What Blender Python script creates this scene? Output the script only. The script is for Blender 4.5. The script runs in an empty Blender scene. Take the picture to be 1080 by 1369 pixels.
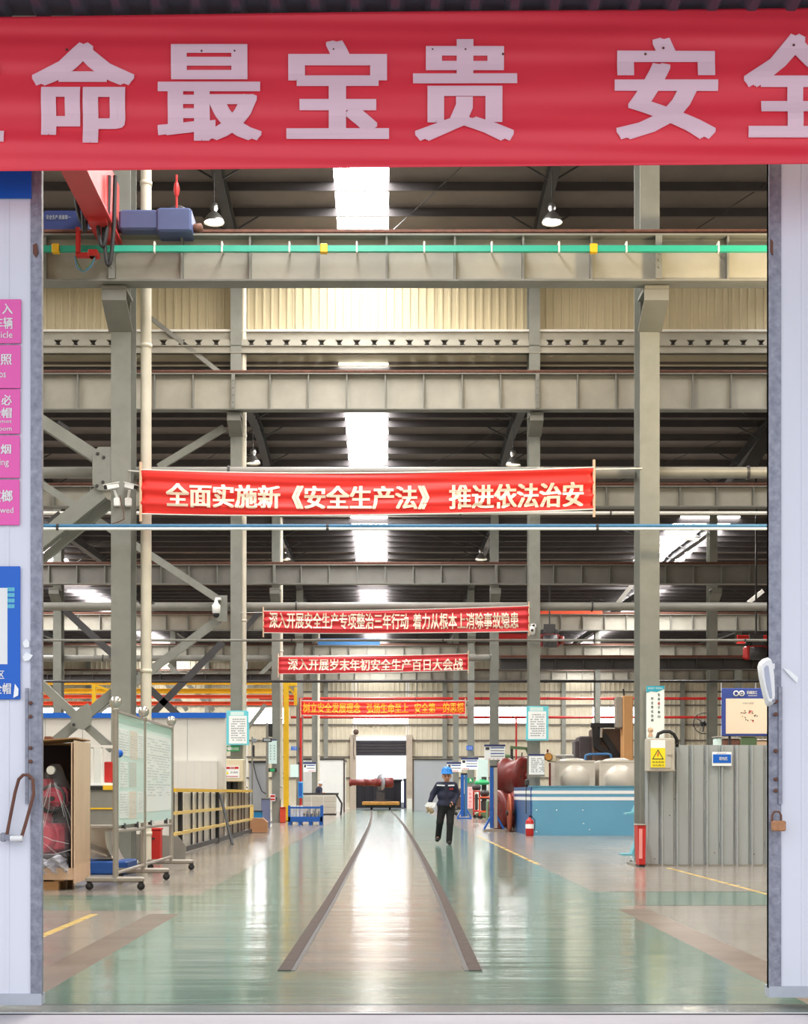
import bpy, bmesh, math, random
import numpy as np
from mathutils import Vector, Matrix

random.seed(7)
S = bpy.context.scene
COL = S.collection
PI = math.pi

# ---------------------------------------------------------------- camera, world, exposure
F = 2000.0            # focal length in pixels of the 1080 x 1369 frame
EYE = 1.15
cd = bpy.data.cameras.new('camera')
cam = bpy.data.objects.new('camera', cd)
COL.objects.link(cam)
cam.location = (0, 0, EYE)
cam.rotation_euler = (PI/2, 0, 0)
cd.sensor_fit = 'HORIZONTAL'
cd.sensor_width = 36.0
cd.lens = 36.0*F/1080.0
cd.shift_x = (540-515)/1080.0
cd.shift_y = (1060-684.5)/1080.0
cd.clip_end = 600
S.camera = cam

W = bpy.data.worlds.new('overcast_sky')
S.world = W
W.use_nodes = True
bg = W.node_tree.nodes['Background']
bg.inputs[0].default_value = (0.90, 0.94, 1.0, 1)
bg.inputs[1].default_value = 1.6

S.view_settings.view_transform = 'Standard'
S.view_settings.look = 'None'
S.view_settings.gamma = 1
S.view_settings.use_curve_mapping = False
S.view_settings.exposure = 0.0

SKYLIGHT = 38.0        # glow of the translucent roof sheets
WINDOW = 10.0

def area_light(name, loc, size, power, color, rot=(0, 0, 0), sy=None):
    l = bpy.data.lights.new(name, 'AREA')
    l.energy = power; l.color = color; l.size = size
    if sy: l.shape = 'RECTANGLE'; l.size_y = sy
    o = bpy.data.objects.new(name, l); COL.objects.link(o)
    o.location = loc; o.rotation_euler = rot
    return o

# ---------------------------------------------------------------- helpers
def sr(r, g, b):
    f = lambda c: (c/12.92 if c <= .04045 else ((c+.055)/1.055)**2.4)
    return (f(r/255), f(g/255), f(b/255), 1)

def pt(px, py, d):
    return Vector(((px-515)*d/F, d, EYE+(1060-py)*d/F))

def X(px, d): return (px-515)*d/F
def Z(py, d): return EYE+(1060-py)*d/F

MATS = {}
def mat(name, col, rough=.6, metal=0, var=0, scale=3.0, bump=0, bscale=20, emit=0, alpha=None, coat=0, stretch=None, col2=None, ior=None):
    if name in MATS: return MATS[name]
    m = bpy.data.materials.new(name); m.use_nodes = True
    nt = m.node_tree; b = nt.nodes['Principled BSDF']
    b.inputs['Base Color'].default_value = col
    b.inputs['Roughness'].default_value = rough
    b.inputs['Metallic'].default_value = metal
    if ior: b.inputs['IOR'].default_value = ior
    if coat: b.inputs['Coat Weight'].default_value = coat
    if emit:
        b.inputs['Emission Color'].default_value = col
        b.inputs['Emission Strength'].default_value = emit
    if alpha is not None: b.inputs['Alpha'].default_value = alpha
    if var or bump:
        tc = nt.nodes.new('ShaderNodeTexCoord')
        mp = nt.nodes.new('ShaderNodeMapping')
        nt.links.new(tc.outputs['Object'], mp.inputs[0])
        if stretch: mp.inputs['Scale'].default_value = stretch
    if var:
        n = nt.nodes.new('ShaderNodeTexNoise'); n.inputs['Scale'].default_value = scale
        n.inputs['Detail'].default_value = 6; n.inputs['Roughness'].default_value = .6
        nt.links.new(mp.outputs[0], n.inputs['Vector'])
        r = nt.nodes.new('ShaderNodeValToRGB')
        r.color_ramp.elements[0].position = .3; r.color_ramp.elements[1].position = .7
        d = col2 if col2 else tuple(c*(1-var) for c in col[:3])+(1,)
        r.color_ramp.elements[0].color = d
        r.color_ramp.elements[1].color = col
        nt.links.new(n.outputs[0], r.inputs[0])
        nt.links.new(r.outputs[0], b.inputs['Base Color'])
    if bump:
        n2 = nt.nodes.new('ShaderNodeTexNoise'); n2.inputs['Scale'].default_value = bscale
        n2.inputs['Detail'].default_value = 3
        nt.links.new(mp.outputs[0], n2.inputs['Vector'])
        bp = nt.nodes.new('ShaderNodeBump'); bp.inputs['Strength'].default_value = bump
        bp.inputs['Distance'].default_value = .02
        nt.links.new(n2.outputs[0], bp.inputs['Height'])
        nt.links.new(bp.outputs[0], b.inputs['Normal'])
    MATS[name] = m
    return m

M = dict(
    column=mat('green_grey_column_paint', sr(138, 139, 131), .5, 0, .2, 2.5),
    girder=mat('grey_girder_paint', sr(170, 165, 152), .5, 0, .2, 1.3),
    stiff=mat('stiffener_paint', sr(128, 127, 120), .6, 0, .2, 2),
    rust=mat('rusty_rail_steel', sr(120, 78, 62), .7, 0, .4, 9, .2, 40),
    rafter=mat('dark_rafter_paint', sr(70, 68, 70), .6, 0, .2, 2),
    purlin=mat('dark_purlin_steel', sr(78, 73, 74), .55, 0, .2, 2),
    roof=mat('brown_grey_roof_underside', sr(120, 109, 104), .6, 0, .3, .8),
    pipe=mat('cream_downpipe', sr(226, 218, 200), .45, 0, .15, 2),
    strut=mat('grey_strut_pipe', sr(140, 138, 130), .45, 0, .25, 2),
    siding=mat('beige_wall_siding', sr(216, 207, 184), .55, 0, .14, .7),
    girt=mat('dark_girt', sr(104, 98, 92), .6),
    galv=mat('galvanised_steel', sr(158, 160, 172), .45, .35, .35, 26, .15, 60, col2=sr(120, 122, 136)),
    doorw=mat('pale_lavender_door_sheet', sr(226, 228, 238), .45, 0, .06, 1.5, stretch=(1, 1, .2)),
    doorf=mat('pale_door_frame', sr(190, 194, 204), .5, .2, .1, 8),
    white=mat('white_paint', sr(238, 238, 236), .5, 0, .04, 3),
    offw=mat('off_white_panel', sr(226, 222, 214), .5, 0, .06, 2),
    black=mat('black_rubber', sr(28, 28, 30), .6),
    dark=mat('dark_metal', sr(58, 55, 56), .5, 0, .2, 4),
    steel=mat('brushed_stainless', sr(200, 196, 190), .3, .85, .1, 4),
    castg=mat('stand_tube_steel', sr(168, 160, 150), .38, .5, .1, 5),
    red=mat('red_paint', sr(196, 38, 34), .45, 0, .12, 4),
    banner=mat('red_banner_cloth', sr(254, 62, 80), .42, 0, .08, 1.2),
    banner2=mat('bright_red_banner_cloth', sr(235, 44, 36), .5, 0, .08, 1.2),
    banner3=mat('deep_red_banner_cloth', sr(212, 44, 52), .5, 0, .08, 1.2),
    pinkw=mat('pinkish_white_lettering', sr(255, 216, 228), .5),
    letter=mat('cream_lettering', sr(255, 236, 214), .5),
    orange_l=mat('orange_lettering', sr(255, 170, 40), .5),
    blue=mat('blue_sign', sr(0, 96, 200), .4),
    navy=mat('navy_paint', sr(46, 58, 110), .45, 0, .1, 3),
    truck=mat('slate_blue_paint', sr(76, 88, 128), .45, 0, .1, 3),
    bluerack=mat('blue_rack_paint', sr(22, 92, 178), .45, 0, .12, 4),
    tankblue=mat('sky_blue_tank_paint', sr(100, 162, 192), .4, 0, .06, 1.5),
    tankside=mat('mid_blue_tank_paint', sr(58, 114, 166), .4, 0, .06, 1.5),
    yellow=mat('yellow_paint', sr(236, 186, 30), .45, 0, .1, 3),
    orange=mat('orange_red_beam_paint', sr(232, 92, 50), .45, 0, .1, 3),
    green=mat('green_conductor', sr(48, 166, 140), .4, 0, .06, 3),
    signgreen=mat('green_sign', sr(40, 160, 96), .4),
    pink=mat('pink_sign', sr(238, 92, 178), .4),
    cyan=mat('cyan_poster', sr(110, 206, 220), .4),
    paper=mat('white_paper', sr(246, 248, 248), .5),
    mint=mat('pale_mint_poster', sr(214, 238, 234), .4),
    ink=mat('dark_ink', sr(40, 44, 50), .6),
    inkg=mat('grey_ink', sr(150, 156, 160), .6),
    inkr=mat('red_ink', sr(206, 50, 60), .6),
    inkb=mat('blue_ink', sr(40, 80, 160), .6),
    hazard=mat('hazard_yellow', sr(246, 224, 40), .45),
    box=mat('grey_beige_box', sr(190, 184, 172), .45, 0, .06, 4),
    cream=mat('cream_cabinet', sr(222, 208, 176), .45, 0, .05, 4),
    corr=mat('grey_partition_sheet', sr(166, 172, 174), .5, .05, .1, 2.0, stretch=(1, 1, .3)),
    ply=mat('pale_plywood', sr(222, 188, 158), .6, 0, .16, 5, stretch=(1, 1, .2)),
    plyd=mat('crate_timber', sr(176, 130, 84), .65, 0, .25, 6, stretch=(.2, 1, 1)),
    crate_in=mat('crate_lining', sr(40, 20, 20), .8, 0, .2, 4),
    card=mat('brown_cardboard', sr(176, 132, 96), .7, 0, .1, 5),
    maroon=mat('maroon_primer', sr(122, 42, 38), .42, 0, .2, 3),
    mach=mat('machine_green', sr(96, 122, 84), .5, 0, .2, 3),
    brown=mat('dark_brown_press', sr(92, 70, 58), .6, 0, .2, 2),
    tan=mat('tan_timber_board', sr(214, 160, 104), .6, 0, .15, 3, stretch=(1, 1, .3)),
    skin=mat('skin', sr(214, 156, 126), .5),
    navycloth=mat('navy_work_jacket', sr(32, 36, 62), .75, 0, .25, 8, .3, 30),
    blackcloth=mat('black_trousers', sr(30, 30, 34), .8, 0, .25, 8, .3, 30),
    helmet=mat('blue_helmet_plastic', sr(40, 130, 214), .25),
    shoe=mat('black_shoe', sr(24, 23, 24), .5),
    concrete=mat('pale_outdoor_concrete', sr(172, 167, 173), .8, 0, .12, 2.5, .1, 30),
    conc_col=mat('weathered_concrete_post', sr(190, 176, 160), .8, 0, .25, 1.2),
    soffit=mat('dark_canopy_sheet', sr(84, 84, 96), .5, 0, .1, 2),
    cable=mat('blue_cable', sr(64, 120, 160), .5),
    asphalt=mat('dark_yard_ground', sr(96, 94, 92), .9, 0, .2, 1),
    yard=mat('dark_yard_steel', sr(62, 58, 62), .7, 0, .2, 2),
    rail=mat('floor_rail_steel', sr(92, 82, 78), .7, 0, .3, 10, ior=1.15),
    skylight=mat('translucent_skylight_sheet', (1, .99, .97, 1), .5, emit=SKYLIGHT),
    window=mat('bright_translucent_window', (1, 1, 1, 1), .4, emit=WINDOW),
    lamp=mat('lamp_glass', (1, .93, .8, 1), .3, emit=6),
    alu=mat('spun_aluminium_reflector', sr(190, 188, 184), .28, .9),
    glass=mat('clear_acrylic', sr(220, 240, 236), .05, alpha=.12),
    film=mat('clear_plastic_film', sr(236, 232, 240), .14, alpha=.11, bump=1.0, bscale=16),
    filmfold=mat('plastic_film_folds', sr(236, 234, 240), .2, alpha=.4),
)

class MB:
    """collects shapes in world coordinates; built into one mesh object."""
    def __init__(s): s.v = []; s.f = []; s.sm = []
    def add(s, vs, fs, smooth=False):
        n = len(s.v); s.v += [tuple(v) for v in vs]
        s.f += [tuple(i+n for i in f) for f in fs]; s.sm += [smooth]*len(fs)
        return s
    def box(s, x0, x1, y0, y1, z0, z1):
        vs = [(x, y, z) for x in (x0, x1) for y in (y0, y1) for z in (z0, z1)]
        return s.add(vs, [(0, 1, 3, 2), (4, 6, 7, 5), (0, 4, 5, 1), (2, 3, 7, 6), (0, 2, 6, 4), (1, 5, 7, 3)])
    def bbox(s, x0, x1, y0, y1, z0, z1, r=.01):
        """box with chamfered vertical and horizontal front edges (octagonal in plan, inset caps)"""
        if x0 > x1: x0, x1 = x1, x0
        r = min(r, (x1-x0)/3, (y1-y0)/3, (z1-z0)/3)
        def ring(i, z): 
            a, b, c, d = x0+i, x1-i, y0+i, y1-i
            return [(a+r, c, z), (b-r, c, z), (b, c+r, z), (b, d-r, z), (b-r, d, z), (a+r, d, z), (a, d-r, z), (a, c+r, z)]
        rs = [ring(r, z0), ring(0, z0+r), ring(0, z1-r), ring(r, z1)]
        vs = sum(rs, [])
        fs = [tuple(range(7, -1, -1)), tuple(24+i for i in range(8))]
        for k in range(3):
            for i in range(8):
                j = (i+1) % 8
                fs.append((k*8+i, k*8+j, k*8+8+j, k*8+8+i))
        return s.add(vs, fs)
    def beam(s, a, b, w, h, up=(0, 0, 1)):
        a = Vector(a); b = Vector(b); d = (b-a).normalized(); up = Vector(up)
        sd = d.cross(up)
        if sd.length < 1e-4: sd = d.cross(Vector((0, 1, 0)))
        sd.normalize(); u = sd.cross(d).normalized()
        vs = [p+sd*(i*w/2)+u*(j*h/2) for p in (a, b) for i, j in ((-1, -1), (1, -1), (1, 1), (-1, 1))]
        return s.add(vs, [(0, 3, 2, 1), (4, 5, 6, 7), (0, 1, 5, 4), (1, 2, 6, 5), (2, 3, 7, 6), (3, 0, 4, 7)])
    def tube(s, pts, r, n=10, caps=True, r2=None):
        pts = [Vector(p) for p in pts]; m = len(pts); vs = []; fs = []
        prev = None
        for i, p in enumerate(pts):
            d = (pts[min(i+1, m-1)]-pts[max(i-1, 0)]).normalized()
            if prev is None:
                u = d.orthogonal().normalized()
            else:
                u = (prev-d*prev.dot(d)).normalized()
            prev = u; w = d.cross(u)
            rr = r if r2 is None else r+(r2-r)*i/(m-1)
            for k in range(n):
                a = 2*PI*k/n; vs.append(p+u*math.cos(a)*rr+w*math.sin(a)*rr)
        for i in range(m-1):
            for k in range(n):
                j = (k+1) % n
                fs.append((i*n+k, i*n+j, i*n+n+j, i*n+n+k))
        s.add(vs, fs, True)
        if caps:
            s.add(vs[:n], [tuple(range(n-1, -1, -1))]); s.add(vs[-n:], [tuple(range(n))])
        return s
    def lathe(s, prof, c, axis='z', n=20, cap=True):
        """prof = [(r, h)], revolved about an axis through c"""
        vs = []; fs = []; c = Vector(c)
        for r, h in prof:
            for k in range(n):
                a = 2*PI*k/n; u, w = r*math.cos(a), r*math.sin(a)
                vs.append(c+Vector({'z': (u, w, h), 'y': (u, h, w), 'x': (h, u, w)}[axis]))
        for i in range(len(prof)-1):
            for k in range(n):
                j = (k+1) % n; fs.append((i*n+k, i*n+j, i*n+n+j, i*n+n+k))
        s.add(vs, fs, True)
        if cap:
            s.add(vs[:n], [tuple(range(n-1, -1, -1))]); s.add(vs[-n:], [tuple(range(n))])
        return s
    def prism(s, poly, y0, y1):
        """poly of (x, z) points, extruded along y"""
        n = len(poly)
        vs = [(x, y0, z) for x, z in poly]+[(x, y1, z) for x, z in poly]
        fs = [tuple(range(n-1, -1, -1)), tuple(range(n, 2*n))]+[(i, (i+1) % n, n+(i+1) % n, n+i) for i in range(n)]
        return s.add(vs, fs)
    def sheet(s, x0, x1, y, z0, z1, pitch=.24, depth=.03, top=.3, thick=.004, axis='x', edge=False):
        """trapezoidal corrugated sheet facing -y, ribs vertical; axis 'y' runs along y at x=y-argument"""
        n = max(1, round((x1-x0)/pitch)); p = (x1-x0)/n; line = []
        for i in range(n):
            a = x0+i*p
            line += [(a, 0), (a+p*(.5-top/2)-p*.06, 0), (a+p*(.5-top/2), -depth), (a+p*(.5+top/2), -depth), (a+p*(.5+top/2)+p*.06, 0)]
        line.append((x1, 0))
        m = len(line); vs = []
        for off in (0, thick):
            for z in (z0, z1):
                for a, d in line:
                    vs.append((a, y+d+off, z) if axis == 'x' else (y+d+off, a, z))
        fs = [(i, i+1, m+i+1, m+i) for i in range(m-1)]+[(2*m+i+1, 2*m+i, 3*m+i, 3*m+i+1) for i in range(m-1)]
        fs += [(m+i, m+i+1, 3*m+i+1, 3*m+i) for i in range(m-1)]+[(0, m, 3*m, 2*m), (m-1, 3*m-1, 4*m-1, 2*m-1)]
        return s.add(vs, fs)
    def sphere(s, c, r, sz=1, n=14, sy=1):
        prof = []
        m = 8; vs = []; fs = []; c = Vector(c)
        for i in range(m+1):
            t = PI*i/m
            for k in range(n):
                a = 2*PI*k/n
                vs.append(c+Vector((r*math.sin(t)*math.cos(a), sy*r*math.sin(t)*math.sin(a), -sz*r*math.cos(t))))
        for i in range(m):
            for k in range(n):
                j = (k+1) % n; fs.append((i*n+k, i*n+j, i*n+n+j, i*n+n+k))
        return s.add(vs, fs, True)
    def rot(s, ang, c, axis='Z', frm=0):
        R = Matrix.Rotation(ang, 3, axis); c = Vector(c)
        s.v = s.v[:frm]+[tuple(R @ (Vector(v)-c)+c) for v in s.v[frm:]]
        return s

def linkmesh(name, me, parent=None):
    o = bpy.data.objects.new(name, me); COL.objects.link(o)
    if parent is not None: o.parent = parent
    return o

def origin_of(p):
    o = Vector((0, 0, 0))
    while p is not None:
        o += p.location; p = p.parent
    return o

def build(name, mb, m, parent=None, origin=None):
    """one mesh object; world-coordinate shapes are moved into the parent's frame"""
    if parent is not None:
        off = origin_of(parent)
    else:
        if origin is None:
            a = np.array(mb.v); origin = ((a[:, 0].min()+a[:, 0].max())/2, (a[:, 1].min()+a[:, 1].max())/2, a[:, 2].min())
        off = Vector(origin)
    me = bpy.data.meshes.new(name)
    me.from_pydata([(v[0]-off[0], v[1]-off[1], v[2]-off[2]) for v in mb.v], [], mb.f)
    me.polygons.foreach_set('use_smooth', mb.sm)
    me.materials.append(m)
    o = linkmesh(name, me, parent)
    if parent is None: o.location = off
    return o

def tag(o, label, cat, group=None, kind=None):
    o['label'] = label
    o['category'] = cat
    if group: o['group'] = group
    if kind: o['kind'] = kind
    return o

def thing(name, label, cat, loc, group=None, kind=None):
    o = bpy.data.objects.new(name, None); COL.objects.link(o)
    o.location = loc; o.empty_display_size = .2
    return tag(o, label, cat, group, kind)

def struct(name, mb, m, label=None, parent=None):
    o = build(name, mb, m, parent)
    if parent is None:
        o['kind'] = 'structure'
        if label: o['label'] = label
    return o

def dup(root, loc, label=None, group=None):
    r = root.copy(); COL.objects.link(r); r.location = loc
    if label: r['label'] = label
    if group: r['group'] = group
    for ch in list(root.children):
        c = ch.copy(); COL.objects.link(c); c.parent = r
        for g in ch.children:
            d = g.copy(); COL.objects.link(d); d.parent = c
    return r

def share(o, dx=0, dy=0, dz=0):
    """a further alike piece sharing its mesh"""
    c = o.copy(); COL.objects.link(c)
    c.location = o.location+Vector((dx, dy, dz))
    return c

# ---- lettering as flat print
_tc = {}
def glyphs(body, bold):
    k = body
    if k in _tc: return _tc[k]
    cu = bpy.data.curves.new('t', 'FONT'); cu.body = body; cu.size = 1
    cu.resolution_u = 2
    o = bpy.data.objects.new('t', cu); COL.objects.link(o)
    dg = bpy.context.evaluated_depsgraph_get()
    me = bpy.data.meshes.new_from_object(o.evaluated_get(dg))
    v = np.array([x.co[:2] for x in me.vertices]) if len(me.vertices) else np.zeros((0, 2))
    f = [tuple(p.vertices) for p in me.polygons]
    bpy.data.objects.remove(o); bpy.data.curves.remove(cu); bpy.data.meshes.remove(me)
    _tc[k] = (v, f)
    return v, f

def lettering(body, x0, x1, z0, z1, y, m, parent, bold=.02, name='lettering', side=None, warp=None, bands=0):
    """fits the words into the rectangle; y is the plane they lie on (facing the gate)"""
    v, f = glyphs(body, bold)
    if len(v) == 0: return
    lo, hi = v.min(0), v.max(0)
    u = (v-lo)/(hi-lo)
    mb = MB()
    bx, bz = bold*(x1-x0)/(hi[0]-lo[0]), .45*bold*(z1-z0)/(hi[1]-lo[1])
    sh_ = [(0, 0), (1, 1), (-1, 1), (1, -1), (-1, -1), (1, 0), (-1, 0)] if bold > .001 else [(0, 0)]
    if bands: sh_ += [(.5*i, .5*j) for i, j in sh_[1:]]+[(i, j*.5) for i, j in sh_[1:5]]
    for q, (i, j) in enumerate(sh_):
        a0, a1, c0, c1 = x0+bx+i*bx, x1-bx+i*bx, z0+bz+j*bz, z1-bz+j*bz
        yy = y-q*.0002
        if side == 'x': mb.add([(y+q*.0002, a0+(a1-a0)*a, c0+(c1-c0)*b) for a, b in u], f)
        else: mb.add([(a0+(a1-a0)*a, yy, c0+(c1-c0)*b) for a, b in u], f)
    if bands:
        bm = bmesh.new()
        bv = [bm.verts.new(p) for p in mb.v]
        for q in mb.f:
            try: bm.faces.new([bv[i] for i in q])
            except ValueError: pass
        z = z0+bands
        while z < z1:
            bmesh.ops.bisect_plane(bm, geom=bm.verts[:]+bm.edges[:]+bm.faces[:], plane_co=(0, 0, z), plane_no=(0, 0, 1)); z += bands
        bm.verts.index_update()
        mb = MB(); mb.add([v.co[:] for v in bm.verts], [[v.index for v in q.verts] for q in bm.faces]); bm.free()
    if warp: mb.v = [warp(*p) for p in mb.v]
    return build(name, mb, m, parent)

def scribble(x0, x1, z0, z1, y, rows, m, parent, name='print', fill=.8, side=None, seed=1):
    """lines of print too small to read: short dashes"""
    r = random.Random(seed); mb = MB(); h = (z1-z0)/rows
    for i in range(rows):
        z = z1-h*(i+.7); x = x0
        while x < x1*1.0-1e-6:
            w = (x1-x0)*r.uniform(.05, .16); e = min(x+w, x1)
            if r.random() < fill:
                if side == 'x': mb.box(y, y+.002, x, e, z, z+h*.4)
                else: mb.box(x, e, y-.002, y, z, z+h*.4)
            x = e+(x1-x0)*.03
    o = build(name, mb, m, parent)
    o['kind'] = 'stuff'
    return o

# ---- smooth bodies from blended round cones (surface nets)
def nets(prims, h=.01, k=.03, cuts=(), c0=None):
    P = np.array([list(p[0])+list(p[1]) for p in prims]); R = max(max(p[2], p[3]) for p in prims)+.03
    lo = np.minimum(P[:, :3].min(0), P[:, 3:].min(0))-R; hi = np.maximum(P[:, :3].max(0), P[:, 3:].max(0))+R
    n = np.ceil((hi-lo)/h).astype(int)+1
    ax = [(lo[i]+h*np.arange(n[i])).astype(np.float32) for i in range(3)]
    D = np.full(n, 9., np.float32)
    for a, b, ra, rb in prims:
        kk = min(k, .7*max(ra, rb)+.004)
        a = np.array(a, np.float32); b = np.array(b, np.float32); m = max(ra, rb)+kk+.05
        sl = []
        for i in range(3):
            l, g = min(a[i], b[i])-m, max(a[i], b[i])+m
            sl.append(slice(max(0, int((l-lo[i])/h)), min(n[i], int((g-lo[i])/h)+2)))
        x, y, z = np.meshgrid(ax[0][sl[0]], ax[1][sl[1]], ax[2][sl[2]], indexing='ij')
        d = b-a; L = max(float(d@d), 1e-8)
        t = np.clip(((x-a[0])*d[0]+(y-a[1])*d[1]+(z-a[2])*d[2])/L, 0, 1)
        q = np.sqrt((x-a[0]-t*d[0])**2+(y-a[1]-t*d[1])**2+(z-a[2]-t*d[2])**2)-(ra+(rb-ra)*t)
        e = D[tuple(sl)]; hh = np.clip(.5+.5*(e-q)/kk, 0, 1)
        D[tuple(sl)] = e*(1-hh)+q*hh-kk*hh*(1-hh)
    if cuts:
        x, y, z = np.meshgrid(*ax, indexing='ij')
        for nx, ny, nz, o in cuts: D = np.maximum(D, x*nx+y*ny+z*nz-o)
    s = D < 0
    c = np.zeros(tuple(n-1), np.int8)
    offs = [(i, j, l) for i in (0, 1) for j in (0, 1) for l in (0, 1)]
    for i, j, l in offs: c += s[i:n[0]-1+i, j:n[1]-1+j, l:n[2]-1+l]
    act = (c > 0) & (c < 8); idx = -np.ones(act.shape, int); I = np.argwhere(act); idx[act] = np.arange(len(I))
    acc = np.zeros((len(I), 3)); cnt = np.zeros(len(I))
    for a in offs:
        for d in range(3):
            if a[d]: continue
            b = list(a); b[d] = 1
            va = D[tuple((I+a).T)]; vb = D[tuple((I+b).T)]; g = (va < 0) != (vb < 0)
            t = np.where(g, va/np.where(g, va-vb, 1), 0)
            p = np.array(a)+np.zeros((len(I), 3)); p[:, d] += t
            acc += p*g[:, None]; cnt += g
    V = lo+h*(I+acc/cnt[:, None]); Fc = []
    for d in range(3):
        u, w = (d+1) % 3, (d+2) % 3
        a = [slice(None)]*3; b = [slice(None)]*3; a[d] = slice(0, -1); b[d] = slice(1, None)
        sa, sb = s[tuple(a)], s[tuple(b)]; E = np.argwhere(sa != sb)
        E = E[(E[:, u] > 0) & (E[:, w] > 0) & (E[:, u] < n[u]-1) & (E[:, w] < n[w]-1)]
        eu = np.zeros(3, int); eu[u] = 1; ew = np.zeros(3, int); ew[w] = 1
        q = np.stack([idx[tuple((E-eu-ew).T)], idx[tuple((E-ew).T)], idx[tuple(E.T)], idx[tuple((E-eu).T)]], 1)
        inn = sa[tuple(E.T)]; q[~inn] = q[~inn][:, ::-1]; Fc.append(q)
    mb = MB(); mb.add(V.tolist(), np.concatenate(Fc).tolist(), True)
    return mb

# ================================================================ SETTING
ROWS = [23.7, 42.0, 57.3, 73.0, 88.5, 105.4]
CX = 4.19                      # columns stand at odd multiples of this
FAR = 105.4

# ---- floor: painted zones cut into one slab
def floor_mat(name, col, rough, var=.15, wear=None):
    m = mat(name, col, rough, 0, var, .9, col2=wear)
    nt = m.node_tree; b = nt.nodes['Principled BSDF']
    tc = nt.nodes.new('ShaderNodeTexCoord')
    mp = nt.nodes.new('ShaderNodeMapping'); mp.inputs['Scale'].default_value = (.22, 1.0, 1)
    nt.links.new(tc.outputs['Object'], mp.inputs[0])
    n1 = nt.nodes.new('ShaderNodeTexNoise'); n1.inputs['Scale'].default_value = 1.7; n1.inputs['Detail'].default_value = 5
    nt.links.new(mp.outputs[0], n1.inputs['Vector'])
    bp = nt.nodes.new('ShaderNodeBump'); bp.inputs['Strength'].default_value = .45; bp.inputs['Distance'].default_value = .02
    nt.links.new(n1.outputs[0], bp.inputs['Height']); nt.links.new(bp.outputs[0], b.inputs['Normal'])
    n3 = nt.nodes.new('ShaderNodeTexNoise'); n3.inputs['Scale'].default_value = 2.3; n3.inputs['Detail'].default_value = 5
    nt.links.new(mp.outputs[0], n3.inputs['Vector'])
    mr = nt.nodes.new('ShaderNodeMapRange'); mr.inputs[3].default_value = rough*.7; mr.inputs[4].default_value = rough*1.5
    nt.links.new(n3.outputs[0], mr.inputs[0]); nt.links.new(mr.outputs[0], b.inputs['Roughness'])
    return m
FM = [floor_mat('green_floor_paint', sr(112, 137, 125), .12, .2, sr(90, 120, 106)),
      floor_mat('grey_floor_paint', sr(146, 140, 130), .16, .15, sr(128, 120, 112)),
      floor_mat('brown_trench_cover', sr(120, 104, 92), .3, .3, sr(94, 80, 70)),
      floor_mat('yellow_floor_line', sr(206, 176, 104), .25, .2),
      floor_mat('track_floor_grey_green', sr(128, 138, 132), .12, .15, sr(112, 122, 116)),
      floor_mat('threshold_concrete', sr(118, 130, 128), .16, .2)]
xb = sorted({-30, -2.8, -2.72, -2.24, -2.1, -1.96, -.66, .66, 2.30, 2.42, 2.5, 2.6, 4.3, 4.37, 30})
yb = sorted({7.825, 8.14, 9.66, 14.2, 14.6, 14.8, 15.3, 16.8, 17.4, 23.0, 24.0, 40.0, FAR})
def zone(x, y):
    if y < 8.14: return 5
    if -2.24 < x < -1.96 and y < 14.2: return 2
    if 2.30 < x < 2.6 and y < 14.8: return 2
    if -2.8 < x < -2.72 and y < 14.2: return 3
    if 2.42 < x < 2.5 and 24 < y < 40: return 3
    if 4.3 < x < 4.37 and 15.3 < y < 23: return 3
    if x < -2.1: return 0 if 14.6 < y < 16.8 else 1
    if x > 2.42: return 0 if 15.3 < y < 17.4 else 1
    if abs(x) < .66 and 9.66 < y < 60: return 4
    return 0
me = bpy.data.meshes.new('floor')
vs = [(x, y, 0) for y in yb for x in xb]; nx = len(xb); fs = []; mi = []
for j in range(len(yb)-1):
    for i in range(nx-1):
        fs.append((j*nx+i, j*nx+i+1, (j+1)*nx+i+1, (j+1)*nx+i)); mi.append(zone((xb[i]+xb[i+1])/2, (yb[j]+yb[j+1])/2))
me.from_pydata(vs, [], fs)
for m in FM: me.materials.append(m)
me.polygons.foreach_set('material_index', mi)
floor = linkmesh('floor', me); floor['kind'] = 'structure'; floor['label'] = 'glossy green and grey painted workshop floor'

struct('ground', MB().box(-30, 30, -12, 7.79, -.3, -.006), M['concrete'], 'pale concrete apron outside the gate')
struct('trim_1', MB().box(-6, 6, 7.79, 7.825, -.2, -.002), M['dark'], 'dark steel threshold strip at the gate')
struct('ground', MB().box(-60, 60, FAR+.3, 190, -.4, -.06), M['asphalt'], 'dark yard ground beyond the far doorway')

build('floor_joint', MB().box(-3, 3, 8.12, 8.135, -.01, .0015), M['dark'], floor)
build('floor_joint', MB().box(2.6, 9, 15.29, 15.305, -.01, .0015).box(2.6, 9, 17.39, 17.41, -.01, .0015), M['dark'], floor)
# ---- rails in the floor (a slightly bending track)
cpts = [(9.66, -.035), (16.4, .02), (23.35, .044), (33.3, .062), (52.6, .055), (70, -.04), (88.5, -.19), (104.9, -.36)]
ys = np.linspace(9.66, 104.8, 60); cs = np.interp(ys, [c[0] for c in cpts], [c[1] for c in cpts])
track = thing('rail_track', 'pair of steel rails sunk in the floor running to the far doorway', 'track', (0, 9.66, 0))
for sgn in (-1, 1):
    mb = MB(); g = MB()
    for mbx, hw, off, z in ((mb, .042, 0, .006), (g, .016, -sgn*.056, .0025)):
        v = []; f = []
        for y, c in zip(ys, cs):
            xc = c+sgn*.6175+off
            v += [(xc-hw, y, -.03), (xc-hw, y, z), (xc+hw, y, z), (xc+hw, y, -.03)]
        for i in range(len(ys)-1):
            for k in range(3): f.append((i*4+k, i*4+4+k, i*4+5+k, i*4+1+k))
        f += [(0, 1, 2, 3)]
        mbx.add(v, f)
    r = build('rail', mb, M['rail'], track)
    build('flange_groove', g, M['dark'], r)

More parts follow.
